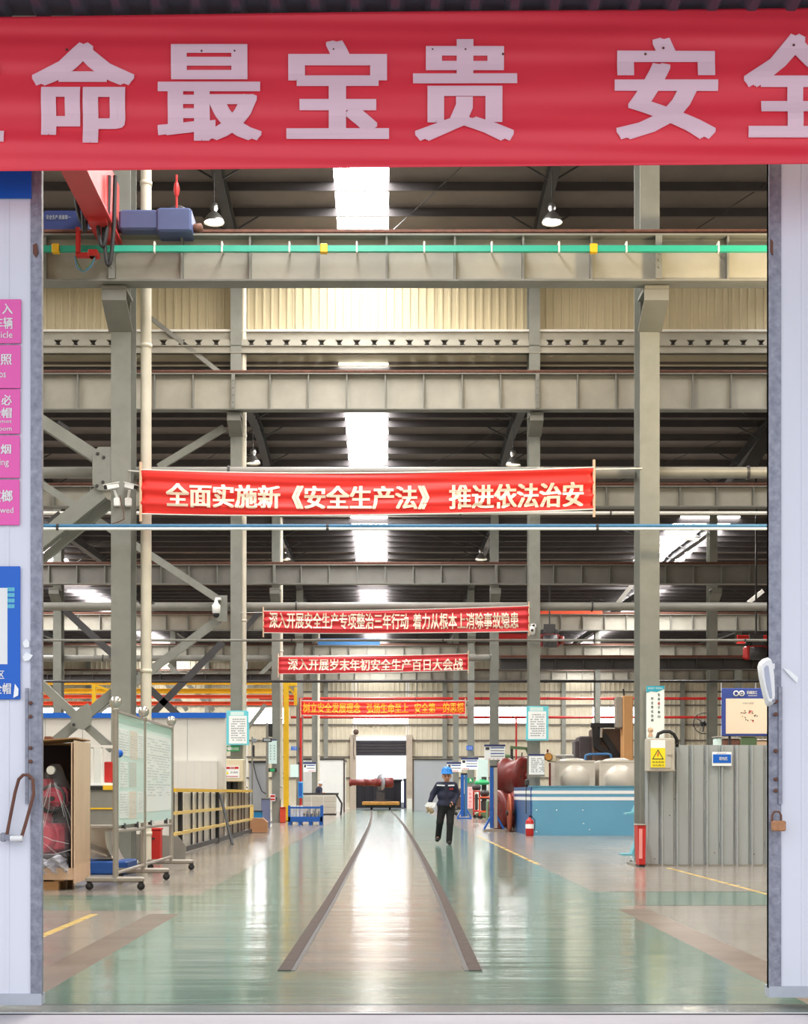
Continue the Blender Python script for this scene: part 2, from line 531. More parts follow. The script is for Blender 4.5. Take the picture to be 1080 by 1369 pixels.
# ---- columns
def column(row, k, top, label, pipe=0, corb=None, name='steel_column'):
    D = ROWS[row]; x = k*CX
    w, t, dp = .31, .022, .56
    o = build(name, MB().box(x-w/2, x+w/2, D, D+t, 0, top).box(x-w/2, x+w/2, D+dp-t, D+dp, 0, top)
              .box(x-.012, x+.012, D+t, D+dp-t, 0, top), M['column'])
    o['kind'] = 'structure'; o['label'] = label
    b = MB().box(x-.26, x+.26, D-.1, D+dp+.1, 0, .03)
    for sx in (-.2, .2):
        for sy in (-.06, dp+.06): b.lathe([(.022, .03), (.022, .06)], (x+sx, D+sy, 0), n=6)
    build('base_plate', b, M['column'], o)
    if corb:
        z = corb
        c = MB().box(x-.19, x+.19, D-.62, D, z-.05, z)
        c.add([(x+s*.014, *p) for s in (-1, 1) for p in ((D, z-.05), (D-.58, z-.05), (D-.58, z-.2), (D, z-.5))],
              [(0, 1, 2, 3), (7, 6, 5, 4), (0, 4, 5, 1), (1, 5, 6, 2), (2, 6, 7, 3), (3, 7, 4, 0)])
        c.add([(x+a*.19, *p) for a in (-1, 1) for p in ((D-.58, z-.2), (D, z-.5), (D, z-.53), (D-.6, z-.22))],
              [(0, 1, 2, 3), (7, 6, 5, 4), (0, 4, 5, 1), (1, 5, 6, 2), (2, 6, 7, 3), (3, 7, 4, 0)])
        c.box(x-.19, x+.19, D-.6, D-.585, z-.22, z)
        build('corbel', c, M['stiff'], o)
    return o
ord_ = ['first', 'second', 'third', 'fourth', 'fifth', 'sixth']
tops = [16.6, 16.5, 12.8, 11.8, 11.3, 11.2]
cor = [8.98, 11.68, 8.92, 8.98, 9.12, None]
COLS = {}
for r in range(6):
    ks = [k for k in (-5, -3, -1, 1, 3, 5) if abs(k)*CX < .30*ROWS[r]+1.2]
    for k in ks:
        side = 'left' if k < 0 else 'right'
        nth = {1: 'beside the aisle', 3: 'one bay out from the aisle', 5: 'two bays out from the aisle'}[abs(k)]
        COLS[(r, k)] = column(r, k, tops[r], f'grey-green steel column of the {ord_[r]} row {nth}, {side} side', corb=cor[r],
                              name='steel_column' if r < 5 else 'wall_column')

# downpipes
def downpipe(x, y, z1, r, label, z0=.3, elbow=None):
    pts = [(x, y, z1), (x, y, z0)]
    p = thing('downpipe', label, 'pipe', (x, y, 0), kind=None)
    build('pipe', MB().tube(pts, r, 14), M['pipe'], p)
    z = z0+.5
    while z < z1:
        build('collar', MB().lathe([(r, -.03), (r*1.12, -.03), (r*1.12, .03), (r, .03)], (x, y, z), n=14, cap=False), M['pipe'], p); z += 2.6
    for q in range(2):
        zz = z0+1+q*3.2
        build('bracket', MB().box(x-r*1.3, x+r*1.3, y-.01, y+r*1.6, zz-.015, zz+.015), M['dark'], p)
downpipe(X(194.5, 23.9), 23.95, 16.4, .088, 'cream downpipe beside the nearest left column', .0)
downpipe(X(325, 42.0), 42.15, 16.2, .08, 'cream downpipe beside the second left column')
downpipe(X(375, 57.6), 57.6, 12.5, .09, 'cream downpipe ending in a red guard on the third left column', .9)
downpipe(X(426, 88.4), 88.2, 11, .07, 'thin pale downpipe on the far left column')

# ---- crane girders
def girder(D, z0, z1, label, pitch=1.06, x0=None, x1=None, dark=False, rail=True, ph=0):
    if x0 is None: x0 = -(.2575*D*1.12+1.5)
    if x1 is None: x1 = .2825*D*1.12+1.5
    gm = M['dark'] if dark else (mat('darker_girder_paint', sr(126, 122, 116), .55, 0, .2, 1.3) if D == 56.7 else M['girder'])  # third-row girder gets a darker grey than the other girders
    fl = .03
    o = build('crane_girder', MB().box(x0, x1, D-.008, D+.008, z0+fl, z1-fl), gm)
    o['kind'] = 'structure'; o['label'] = label
    build('top_flange', MB().box(x0, x1, D-.19, D+.19, z1-fl, z1), M['stiff'] if not dark else gm, o)
    build('bottom_flange', MB().box(x0, x1, D-.17, D+.17, z0, z0+fl), M['stiff'] if not dark else gm, o)
    if rail:
        build('rail', MB().box(x0, x1, D-.06, D+.06, z1+.003, z1+.02).box(x0, x1, D-.012, D+.012, z1+.02, z1+.08)
              .box(x0, x1, D-.035, D+.035, z1+.08, z1+.12), M['rust'], o)
    k0 = math.ceil((x0-ph)/pitch); k1 = int((x1-ph)/pitch); s = None
    for k in range(k0, k1+1):
        x = ph+k*pitch
        if s is None:
            s = build('stiffener', MB().box(x-.016, x+.016, D-.165, D-.008, z0+fl, z1-fl), M['stiff'] if not dark else gm, o)
            sx = x
        else:
            share(s, x-sx)
    # splice plate with bolts at each column
    for k in (-1, 1):
        x = k*CX
        if x0 < x < x1:
            b = MB().box(x-.05, x+.05, D-.19, D-.166, z0+fl, z1-fl)
            for i in range(4): b.sphere((x, D-.195, z0+.2+i*(z1-z0-.4)/3), .018, n=6)
            build('splice_plate', b, M['stiff'] if not dark else gm, o)
    return o
girder(23.1, 9.0, 9.72, 'nearest crane girder with the green conductor rail above it', 1.0475, ph=.02)
girder(41.4, 11.72, 12.72, 'tall pale crane girder held high by the second columns', 1.06, ph=0)
girder(43.2, 9.38, 9.98, 'crane girder just above the bright red banner', 1.06)
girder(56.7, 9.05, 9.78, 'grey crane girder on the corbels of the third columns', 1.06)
girder(72.4, 9.0, 9.78, 'pale crane girder on the fourth columns', 1.06)
girder(87.9, 9.12, 9.8, 'pale crane girder on the fifth columns', 1.06)
girder(104.8, 9.05, 9.7, 'pale crane girder along the far wall', 1.06)
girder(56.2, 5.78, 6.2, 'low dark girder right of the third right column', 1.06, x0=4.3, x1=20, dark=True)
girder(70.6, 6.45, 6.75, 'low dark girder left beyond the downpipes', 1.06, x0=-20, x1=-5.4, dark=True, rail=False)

# ---- roofs
SKY_X = [-15.2, -.62, 13.3]
def roof(n, y0, y1, z0, z1, rise, xh, label, rafz=.35, skyw=1.42, braces=True):
    ym = (y0+y1)/2; zm = max(z0, z1)+rise
    zf = lambda y: z0+(zm-z0)*(y-y0)/(ym-y0) if y < ym else zm+(z1-zm)*(y-ym)/(y1-ym)
    cuts = sorted(c for x in SKY_X for c in (x-skyw/2, x+skyw/2) if abs(x) < xh)
    SX = [x if n != 4 or x < 5 else 12.5 for x in SKY_X if not (n == 3 and x > 5)]
    sw = lambda x: 2.3 if n == 4 and x > 5 else skyw
    cuts = sorted(c for x in SX for c in (x-sw(x)/2, x+sw(x)/2) if abs(x) < xh)
    xs = [-xh]+cuts+[xh]
    mb = MB()
    for a, b in zip(xs[::2], xs[1::2]):
        for ya, yb_ in ((y0, ym), (ym, y1)):
            za, zb = zf(ya), zf(yb_)
            mb.add([(a, ya, za), (b, ya, za), (b, yb_, zb), (a, yb_, zb), (a, ya, za+.08), (b, ya, za+.08), (b, yb_, zb+.08), (a, yb_, zb+.08)],
                   [(0, 1, 2, 3), (7, 6, 5, 4), (0, 4, 5, 1), (1, 5, 6, 2), (2, 6, 7, 3), (3, 7, 4, 0)])
    o = build('roof_%d' % n, mb, M['roof']); o['kind'] = 'structure'; o['label'] = label
    for x in SX:
        if abs(x) > xh: continue
        for ya, yb_ in ((y0, ym), (ym, y1)):
            za, zb = zf(ya), zf(yb_); a, b = x-sw(x)/2, x+sw(x)/2
            build('skylight_sheet', MB().add([(a, ya, za+.02), (b, ya, za+.02), (b, yb_, zb+.02), (a, yb_, zb+.02)], [(0, 1, 2, 3)]), M['skylight'], o)
    # purlins
    m = round((y1-y0)/1.5); p = None
    for i in range(m+1):
        y = y0+.15+i*(y1-y0-.3)/m; z = zf(y)
        if p is None:
            p = build('purlin', MB().box(-xh, xh, y-.03, y-.022, z-.22, z).box(-xh, xh, y-.03, y+.04, z-.228, z-.22), M['purlin'], o); py_, pz = y, z
        else: share(p, 0, y-py_, z-pz)
    # rafters over the column lines with fly braces
    r = None
    for k in (-5, -3, -1, 1, 3, 5):
        x = k*CX
        if abs(x) > xh: continue
        if r is None:
            mb = MB()
            for ya, yb_ in ((y0, ym), (ym, y1)):
                a = (x, ya, zf(ya)-.26); b = (x, yb_, zf(yb_)-.26)
                mb.beam(a, b, .24, .02)
                mb.beam(Vector(a)-Vector((0, 0, rafz/2)), Vector(b)-Vector((0, 0, rafz/2)), .02, rafz)
                mb.beam(Vector(a)-Vector((0, 0, rafz)), Vector(b)-Vector((0, 0, rafz)), .24, .02)
            r = build('rafter', mb, M['rafter'], o); rx = x
            br = MB()
            for i in range(1, m, 2):
                y = y0+.15+i*(y1-y0-.3)/m; z = zf(y)
                for sg in (-1, 1): br.beam((x, y, z-.26-rafz), (x+sg*.8, y, z-.2), .04, .04)
            bb = build('fly_braces', br, M['rafter'], o); bb.name = 'fly_brace'
        else:
            share(r, x-rx); share(bb, x-rx)
    # thin sag rods
    rods = MB()
    for k in range(-3, 4):
        if abs(k*4.19*2) < xh:
            rods.beam((k*2*CX, y0+.2, zf(y0)-.15), (k*2*CX+CX, ym, zm-.15), .02, .02)
            rods.beam((k*2*CX+CX, ym, zm-.15), (k*2*CX, y1-.2, zf(y1)-.15), .02, .02)
    build('sag_rod', rods, M['dark'], o)
    return o
roof(1, 7.9, 23.7, 13.0, 13.4, .6, 30, 'roof over the gate end of the hall')
roof(2, 23.7, 42.2, 16.9, 16.9, .5, 30, 'high roof over the second span', .42)
roof(3, 42.6, 57.4, 13.35, 13.0, .25, 30, 'roof over the third span', .38)
roof(4, 57.5, 73.2, 11.75, 11.6, .15, 30, 'roof over the fourth span', .3)
roof(5, 73.2, 88.7, 11.35, 11.3, .15, 30, 'roof over the fifth span', .3)
roof(6, 88.7, FAR, 11.3, 11.2, .15, 30, 'roof over the far span', .3)

# clerestory siding above the low roof (panels are pieces)
wc = struct('wall_clerestory', MB().box(-30, 30, 42.62, 42.64, 13.3, 17.0), M['siding'], 'beige corrugated clerestory wall above the eave beam')
x = -13.0
while x < 14.5:
    build('siding_panel', MB().sheet(x+.004, x+2.06, 42.6, 14.05, 16.9, .235, .03, .22), mat('dimmed_clerestory_sheet', sr(198, 184, 150), .55, 0, .12, .7), wc); x += 2.07  # siding colour dimmed here to offset the strong light of the near skylight
for y0_, z0_ in ((23.9, 13.4), (57.3, 11.8)):
    struct('wall_clerestory', MB().box(-30, 30, y0_+.2, y0_+.24, z0_, 16.9 if y0_ < 30 else 13.2), M['roof'], 'upper infill wall between two roofs')
struct('wall_clerestory', MB().box(-30, 30, 73.2, 73.24, 11.3, 11.75), M['roof'], 'narrow infill wall between two roofs')

# eave beam with the ends of the roof ribs
eb = build('eave_beam', MB().box(-16, 16, 42.16, 42.5, 13.92, 14.13), M['girder']); eb['kind'] = 'structure'; eb['label'] = 'pale eave beam under the clerestory wall'
build('top_cap', MB().box(-16, 16, 42.08, 42.55, 14.13, 14.19), M['offw'], eb)
build('gutter_channel', MB().box(-16, 16, 42.06, 42.12, 13.5, 13.72).box(-16, 16, 41.98, 42.12, 13.5, 13.52).box(-16, 16, 42.0, 42.12, 13.70, 13.72), M['girder'], eb)
build('shade_strip', MB().box(-16, 16, 42.3, 42.34, 13.7, 13.93), M['dark'], eb)  # solid dark strip put in as the shade between the rib ends
rb = None; x = -13.4
while x < 14.6:
    if rb is None:
        rb = build('roof_rib', MB().prism([(x-.17, 13.74), (x+.17, 13.74), (x+.2, 13.80), (x+.12, 13.9), (x-.12, 13.9), (x-.2, 13.80)], 42.05, 42.3), M['girder'], eb); rx0 = x
    else: share(rb, x-rx0)
    x += .494

# ---- walls
for nm, xx in (('wall_left', -30), ('wall_right', 30)):
    w = struct(nm, MB().box(xx-.05, xx+.05, 7.8, FAR, 0, 17), M['siding'], 'beige side wall of the hall')
wf = struct('wall_front', MB().box(-30, -2.9, 7.7, 7.82, 0, 17).box(2.9, 30, 7.7, 7.82, 0, 17).box(-2.9, 2.9, 7.7, 7.82, 4.6, 17), M['siding'], 'gate wall the big banner hangs on')
# far wall with corrugated panels, girts, windows and doorway
FW = FAR+.3
dx0, dx1, dz = X(476, FW), X(543, FW), Z(985, FW)
wins = [(50, 190, 946, 968), (330, 384, 946, 968), (472, 546, 958, 968), (632, 712, 945, 967), (792, 862, 945, 967), (964, 1010, 944, 966)]
wb = build('wall_back', MB().box(-30, -26.9, FW+.02, FW+.06, 0, 11.3).box(26.9, 30, FW+.02, FW+.06, 0, 11.3), M['siding'])
wb['kind'] = 'structure'; wb['label'] = 'beige corrugated far wall with windows and a doorway'
zc = sorted({0, dz, Z(968, FW), Z(946, FW), 11.3})
wz0, wz1 = Z(967, FW), Z(946, FW)
wx = [(X(a, FW), X(b, FW), Z(d, FW), Z(c, FW)) for a, b, c, d in wins]
edges = sorted({-26.9, 26.9, dx0, dx1} | {v for w_ in wx for v in w_[:2]} | {k*CX for k in (-5, -3, -1, 1, 3, 5)})
for a, b in zip(edges, edges[1:]):
    if b-a < .05: continue
    mid = (a+b)/2; holes = []
    if dx0 < mid < dx1: holes.append((0, dz))
    for w_ in wx:
        if w_[0] < mid < w_[1]: holes.append((w_[2], w_[3]))
    z = 0
    for h0, h1 in sorted(holes)+[(11.3, 11.3)]:
        if h0-z > .05: build('siding_panel', MB().sheet(a+.01, b-.01, FW, z, h0, .34, .035, .25), M['siding'], wb)
        z = h1
for zz in (Z(925, FW), Z(943, FW), Z(969, FW), Z(990, FW), Z(1012, FW), Z(1040, FW)):
    for a, b in ((-26.9, dx0-.3), (dx1+.3, 26.9)) if zz < dz+.3 else ((-26.9, 26.9),):
        build('girt', MB().box(a, b, FW-.12, FW-.05, zz-.05, zz+.05), M['girt'], wb)
for i, w_ in enumerate(wx):
    o = build('window_%d' % (i+1), MB().box(w_[0], w_[1], FW+.0, FW+.02, w_[2], w_[3]), M['window'])
    o['kind'] = 'structure'; o['label'] = 'bright translucent strip window in the far wall'
    fr = MB().box(w_[0], w_[1], FW-.06, FW-.01, w_[2]-.04, w_[2]+.03).box(w_[0], w_[1], FW-.06, FW-.01, w_[3]-.03, w_[3]+.04)
    n_ = max(1, round((w_[1]-w_[0])/1.4))
    for q in range(n_+1):
        xx = w_[0]+(w_[1]-w_[0])*q/n_; fr.box(xx-.03, xx+.03, FW-.05, FW-.01, w_[2], w_[3])
    build('window_frame', fr, M['offw'], o)
# doorway in the far wall: posts, lintel light, rolled shutter
d1 = build('door_1', MB().box(dx0-.42, dx0, FW-.5, FW+.1, 0, dz+.12).box(dx1, dx1+.42, FW-.5, FW+.1, 0, dz+.12), M['conc_col'])
d1['kind'] = 'structure'; d1['label'] = 'concrete posts of the open far doorway'
build('lintel', MB().box(dx0-.42, dx1+.42, FW-.1, FW+.1, dz, dz+.12), M['offw'], d1)
sz1, sz0 = Z(990, FW), Z(1010, FW)
sh = build('shutter', MB().box(dx0, dx1, FW+.12, FW+.14, sz0, sz1), M['navy'], d1)
for i in range(5):
    z = sz0+(sz1-sz0)*i/5
    build('slat', MB().box(dx0, dx1, FW+.06, FW+.12, z+.02, z+(sz1-sz0)/5-.02), M['yard'], sh)
build('pull_chain', MB().tube([(dx0-.15, FW-.55, dz-.1), (dx0-.18, FW-.56, dz-1.2), (dx0-.1, FW-.56, dz-1.6)], .02, 6), M['dark'], d1)
build('base_block', MB().bbox(dx1+.05, dx1+.4, FW-.62, FW-.5, 0, .75), M['offw'], d1)
tag(build('alarm_bell', MB().lathe([(.02, -.1), (.16, -.08), (.2, 0), (.16, .06), (.05, .08)], (X(476, FW), FW-.6, Z(979, FW)), 'y', 14), M['brown']), 'small round brown bell over the far doorway', 'bell')

# low dark yard buildings beyond the doorway
ys_ = thing('yard_shed', 'long dark low shed seen through the far doorway', 'shed', (0, 122, -.06))
Zs = lambda p: Z(p, 122)
build('wall', MB().box(-4.5, 1.3, 122, 126, -.06, Zs(1044)), M['yard'], ys_)
build('roof', MB().box(-4.6, 1.4, 121.8, 126.2, Zs(1044), Zs(1042)), M['dark'], ys_)
for i in range(9): build('wall_rib', MB().box(-4.3+i*.62, -4.2+i*.62, 121.92, 122, -.06, Zs(1044)), M['dark'], ys_)
ys2 = thing('blue_container', 'dark blue container beyond the right side of the far doorway', 'container', (2.4, 119, -.06))
build('body', MB().box(1.5, 4.5, 119, 121, -.06, Z(1044, 119)), M['navy'], ys2)
build('roof_rim', MB().box(1.45, 4.6, 118.95, 121.05, Z(1044, 119), Z(1041, 119)), M['dark'], ys2)
for i in range(6): build('rib', MB().box(1.6+i*.45, 1.68+i*.45, 118.94, 119, 0, Z(1045, 119)), M['dark'], ys2)

# ---- canopy above the gate
cn = build('canopy', MB().box(-4, 4, 5.6, 7.68, 5.14, 5.18), M['soffit']); cn['kind'] = 'structure'; cn['label'] = 'dark ribbed canopy sheet above the banner'
p = None
for i in range(28):
    x = -2.75+i*.2
    if p is None: p = build('canopy_rib', MB().add([(x-.05, 5.6, 5.14), (x-.02, 5.6, 5.10), (x+.02, 5.6, 5.10), (x+.05, 5.6, 5.14), (x-.05, 7.66, 5.14), (x-.02, 7.66, 5.10), (x+.02, 7.66, 5.10), (x+.05, 7.66, 5.14)],
        [(0, 1, 5, 4), (1, 2, 6, 5), (2, 3, 7, 6), (0, 3, 2, 1), (4, 5, 6, 7)]), M['soffit'], cn)
    else: share(p, i*.2)

# ---- sliding gate leaves
def leaf(n, xa, xb_, ye, D, zb, label):
    """xa..xb_ panel, ye the frame edge towards the opening"""
    o = build('door_%d' % n, MB().box(min(xa, xb_), max(xa, xb_), D+.012, D+.07, zb+.06, 5.0), M['doorw'])
    o['kind'] = 'structure'; o['label'] = label
    x0, x1 = min(xa, xb_), max(xa, xb_); w = (x1-x0)/4; p = None
    for i in range(4):
        q = build('door_sheet', MB().box(x0+i*w+.002, x0+(i+1)*w-.002, D+.004, D+.012, zb+.06, 5.0)
                  .box(x0+i*w+w*.3, x0+i*w+w*.34, D, D+.004, zb+.06, 5.0).box(x0+i*w+w*.66, x0+i*w+w*.7, D, D+.004, zb+.06, 5.0), M['doorw'], o)
    e0, e1 = min(xb_, ye), max(xb_, ye)
    build('edge_channel', MB().box(e0, e1, D-.004, D+.03, zb+.05, 5.0), M['galv'], o)
    lip = ye-.012 if ye > xb_ else ye+.012
    build('edge_lip', MB().box(min(lip, ye), max(lip, ye)+.001, D-.01, D+.03, zb+.05, 5.0), M['galv'], o)
    build('bottom_rail', MB().box(min(xa, ye), max(xa, ye), D-.012, D+.075, zb, zb+.06), M['doorf'], o)
    return o
DL, DR = 7.9, 8.05
dl = leaf(2, -3.4, X(41, DL), X(56, DL), DL, .03, 'pale sheet-clad sliding gate leaf at the left')
dr = leaf(3, 3.6, X(1044, DR), X(1027, DR), DR, .05, 'pale sheet-clad sliding gate leaf at the right')

# ================================================================ BANNERS
def cloth(name, label, x0, x1, zt0, zb0, zt1, zb1, D, m, words, lm, sag=.05, amp=.01, folds=9, bold=.03, cat='banner', bands=0, thick=.004, nx=60, nz=24):
    def warp(x, y, z):
        u = (x-x0)/(x1-x0)
        zt = zt0+(zt1-zt0)*u; zb = zb0+(zb1-zb0)*u; v = (z-zb)/(zt-zb)
        s = -sag*4*u*(1-u)*(.75+.25*v)
        w = math.sin(v*folds*PI+1.3*math.sin(u*5))*(.55+.45*abs(2*u-1))*amp+.5*amp*math.sin(v*folds*2.3*PI+u*9)*abs(2*v-1)
        return (x, y+w, z+s)
    v = []; f = []
    for off in (0, thick):
        for j in range(nz+1):
            for i in range(nx+1):
                u = i/nx; x = x0+(x1-x0)*u
                zt = zt0+(zt1-zt0)*u; zb = zb0+(zb1-zb0)*u
                v.append(warp(x, D+off, zb+(zt-zb)*j/nz))
    n = (nx+1)*(nz+1)
    for j in range(nz):
        for i in range(nx):
            a = j*(nx+1)+i; f.append((a, a+1, a+nx+2, a+nx+1)); f.append((n+a+nx+1, n+a+nx+2, n+a+1, n+a))
    for i in range(nx):
        f.append((i, n+i, n+i+1, i+1)); a = nz*(nx+1)+i; f.append((a, a+1, n+a+1, n+a))
    for j in range(nz):
        a = j*(nx+1); f.append((a, a+nx+1, n+a+nx+1, n+a)); a += nx; f.append((a, n+a, n+a+nx+1, a+nx+1))
    mb = MB().add(v, f, True)
    t = thing(name, label, cat, ((x0+x1)/2, D, min(zb0, zb1)))
    build('cloth', mb, m, t)
    for body, a, b, c, d in words:
        lettering(body, a, b, c, d, D-amp*.7-.006, lm, t, bold, warp=warp, bands=bands)
    return t, warp

# the large gate banner
DB = 7.55
g = lambda px: X(px, DB)
wz0, wz1 = Z(190, DB), Z(55, DB)
big = [('生', g(-128), g(6), wz0-.005, wz1-.01), ('命', g(43), g(180), wz0-.01, wz1-.01), ('最', g(211), g(350), wz0, wz1-.02), ('宝', g(383), g(520), wz0+.01, wz1),
       ('贵', g(552), g(691), wz0, wz1+.005), ('安', g(821), g(959), wz0+.01, wz1+.01), ('全', g(993), g(1132), wz0+.02, wz1+.03)]
gb, _ = cloth('gate_banner', 'huge red banner with pale pink characters across the top of the gate', g(-160), g(1210), Z(22, DB)-.01, Z(229, DB), Z(13, DB)+.02, Z(218, DB), DB,
           M['banner'], big, M['pinkw'], sag=0, amp=.006, folds=7, bold=.036, bands=.03, nx=80, nz=60)
sc_ = MB()
for px_, py_ in ((90, 68), (270, 70), (314, 70), (446, 68), (578, 68), (622, 68), (672, 74), (886, 66), (1060, 62), (862, 74)):
    sc_.lathe([(.004, 0), (.007, .006)], (g(px_), DB-.02, Z(py_, DB)), 'y', n=6)
build('nail', sc_, M['rust'], gb)

# banners strung across the aisle
def strung(label, px0, px1, t0, b0, t1, b1, D, m, body, tx0, tx1, tz0, tz1, lm, sag, amp, bold=.03, poles=True, words=None):
    x0, x1 = X(px0, D), X(px1, D)
    if words is None: words = [(body, X(tx0, D), X(tx1, D), Z(tz1, D), Z(tz0, D))]
    else: words = [(w, X(a, D), X(b, D), Z(tz1, D), Z(tz0, D)) for w, a, b in words]
    t, wp = cloth('aisle_banner', label, x0, x1, Z(t0, D), Z(b0, D), Z(t1, D), Z(b1, D), D, m, words, lm, sag, amp, 6, bold)
    if poles:
        for x, a, b in ((x0, t0, b0), (x1, t1, b1)):
            e = -4.07 if x < 0 else 4.07
            build('tie_rope', MB().tube([(x, D, Z(a, D)-.03), (e, min(ROWS, key=lambda r_: abs(r_-D))-.002, Z(a, D)+.05)], .01, 6), M['offw'], t)
            build('end_pole', MB().tube([(x, D, Z(b, D)-.12), (x, D, Z(a, D)+.12)], .022, 8), M['ply'], t)
    for z0_, z1_ in ((t0, t1), (b0, b1)):
        build('hem_rope', MB().tube([wp(x0+(x1-x0)*i/20, D-.002, (Z(z0_, D)+(Z(z1_, D)-Z(z0_, D))*i/20)) for i in range(21)], .011, 6), M['offw'], t)
    return t
strung('bright red banner strung between the nearest columns, pale characters with book-title marks', 188, 794, 628, 687, 625, 681, 23.4, M['banner2'], '', 0, 0, 644, 677, M['letter'], .07, .02, .035,
       words=[('全面实施新《安全生产法》', 222, 574), ('推进依法治安', 600, 780)])
strung('deep red banner with the longest white slogan, hung just below the bright red one', 352, 707, 817, 846, 810, 844, 41.2, M['banner3'], '', 0, 0, 818, 840, M['letter'], .04, .025, .025,
       words=[('深入开展安全生产专项整治三年行动', 360, 546), ('着力从根本上消除事故隐患', 552, 693)])
strung('red banner with one line of white characters, third from the gate', 372, 626, 878, 901, 874, 896, 56.3, M['banner3'], '', 0, 0, 880, 896, M['letter'], .03, .02, .025,
       words=[('深入开展岁末年初安全生产百日大会战', 385, 619)])
strung('farthest red banner with orange characters above the far doorway', 402, 622, 937, 956, 937, 955, 72.5, M['banner2'], '', 0, 0, 939, 953, M['orange_l'], .03, .02, .03, poles=True,
       words=[('树立安全发展理念', 405, 482), ('弘扬生命至上', 490, 546), ('安全第一的思想', 554, 620)])

# ================================================================ CRANES, PIPES, CABLES, BRACES
# green conductor rail
D = 22.75
cr = build('conductor_rail', MB().box(X(108, D), 7.5, D-.035, D+.035, Z(337, D), Z(329, D)).box(-7, X(108, D), D-.03, D+.03, Z(337, D), Z(329, D)), M['green'])
tag(cr, 'long thin green conductor rail running along the nearest crane girder', 'rail')
for px_ in (207, 297, 387, 477, 567, 657, 747, 837, 960):
    build('hanger', MB().box(X(px_, D)-.012, X(px_, D)+.012, D-.045, D+.045, Z(338, D), Z(324, D)).box(X(px_, D)-.01, X(px_, D)+.01, D, D+.4, Z(325, D), Z(324, D)), M['offw'], cr)
for px_ in (75, 433, 793):
    build('joint_clamp', MB().bbox(X(px_-5, D), X(px_+5, D), D-.06, D+.05, Z(338, D)-.01, Z(327, D)), M['yellow'], cr)

# overhead crane at top left
D = 22.5
crn = thing('overhead_crane', 'red and slate-blue overhead crane end at the top left behind the gate', 'crane', (X(140, D), D, 9.8))
x0, x1 = X(124, D), X(156, D)
gz0, gz1 = Z(316, D), Z(262, D)
build('bridge_girder', MB().box(x0+.05, x1-.05, 9.0, D+.5, gz0+.1, gz1+.35).box(x0, x1, 9.0, D+.5, gz0+.06, gz0+.1)
      .add([(x, y, z) for x in (x0+.05, x1-.05) for y, z in ((D+.5, gz0), (D-.6, gz0), (D-.6, gz0+.12), (D+.5, gz0+.12))], [(0, 1, 2, 3), (7, 6, 5, 4), (0, 4, 5, 1), (1, 5, 6, 2), (2, 6, 7, 3), (3, 7, 4, 0)]), mat('crane_red', sr(184, 48, 50), .45, 0, .12, 4), crn)
for i in range(6):
    y = D-.4-i*2
    build('rib', MB().box(x0-.03, x0+.05, y-.03, y+.03, gz0+.1, gz1+.3), MATS['crane_red'], crn)
tr = build('end_truck', MB().bbox(X(160, 22.8), X(212, 22.8), 22.7, 23.2, Z(310, 22.8), Z(283, 22.8), .03), M['truck'], crn)
build('end_truck_cap', MB().bbox(X(210, 22.8), X(257, 22.8), 22.68, 23.22, Z(313, 22.8), Z(281, 22.8), .03), M['truck'], crn)
build('wheel', MB().lathe([(.05, -.08), (.17, -.07), (.19, -.04), (.19, .04), (.17, .07), (.05, .08)], (X(238, 23.1), 23.1, 10.02), 'y', 20), M['dark'], crn)
build('buffer', MB().lathe([(.05, 0), (.07, .03), (.07, .12), (.03, .14)], (X(257, 22.8), 22.95, Z(300, 22.8)), 'x', 12), M['rust'], crn)
build('far_truck', MB().bbox(X(58, 23.4), X(122, 23.4), 23.3, 23.7, Z(314, 23.4), Z(284, 23.4), .03), M['navy'], crn)
lettering('安全生产 质量第一', X(62, 23.3), X(95, 23.3), Z(294, 23.3), Z(288, 23.3), 23.28, M['inkg'], crn)
build('current_collector', MB().box(X(102, 22.6), X(107, 22.6), 22.55, 22.65, Z(340, 22.6), Z(305, 22.6)).box(X(102, 22.6), X(128, 22.6), 22.55, 22.65, Z(344, 22.6), Z(339, 22.6))
      .bbox(X(119, 22.6), X(132, 22.6), 22.5, 22.7, Z(344, 22.6), Z(336, 22.6)), M['red'], crn)
for k, (a, b, low) in enumerate(((100, 124, 300), (136, 154, 355), (128, 146, 330), (110, 116, 310))):
    pts = []
    for i in range(13):
        u = i/12; px_ = a+(b-a)*u; py_ = 235+(low-235)*math.sin(PI*min(1, u*1.0))**.5 if 0 < u < 1 else 235
        pts.append(pt(px_, py_, 22.2-.05*k))
    build('festoon_cable', MB().tube(pts, .03, 8), M['black'], crn)
for c_, off in ((M['cable'], 0), (M['mach'], 4)):
    build('thin_wire', MB().tube([pt(100, 342, 22.5), pt(103+off, 358, 22.5), pt(112, 364, 22.5), pt(122-off, 356, 22.5), pt(127, 344, 22.5)], .012, 6), c_, crn)
build('signal_post', MB().tube([pt(236, 282, 22.9), pt(236, 234, 22.9)], .018, 8).lathe([(.03, 0), (.05, .1), (.03, .2)], pt(236, 262, 22.9), n=8), M['red'], crn)

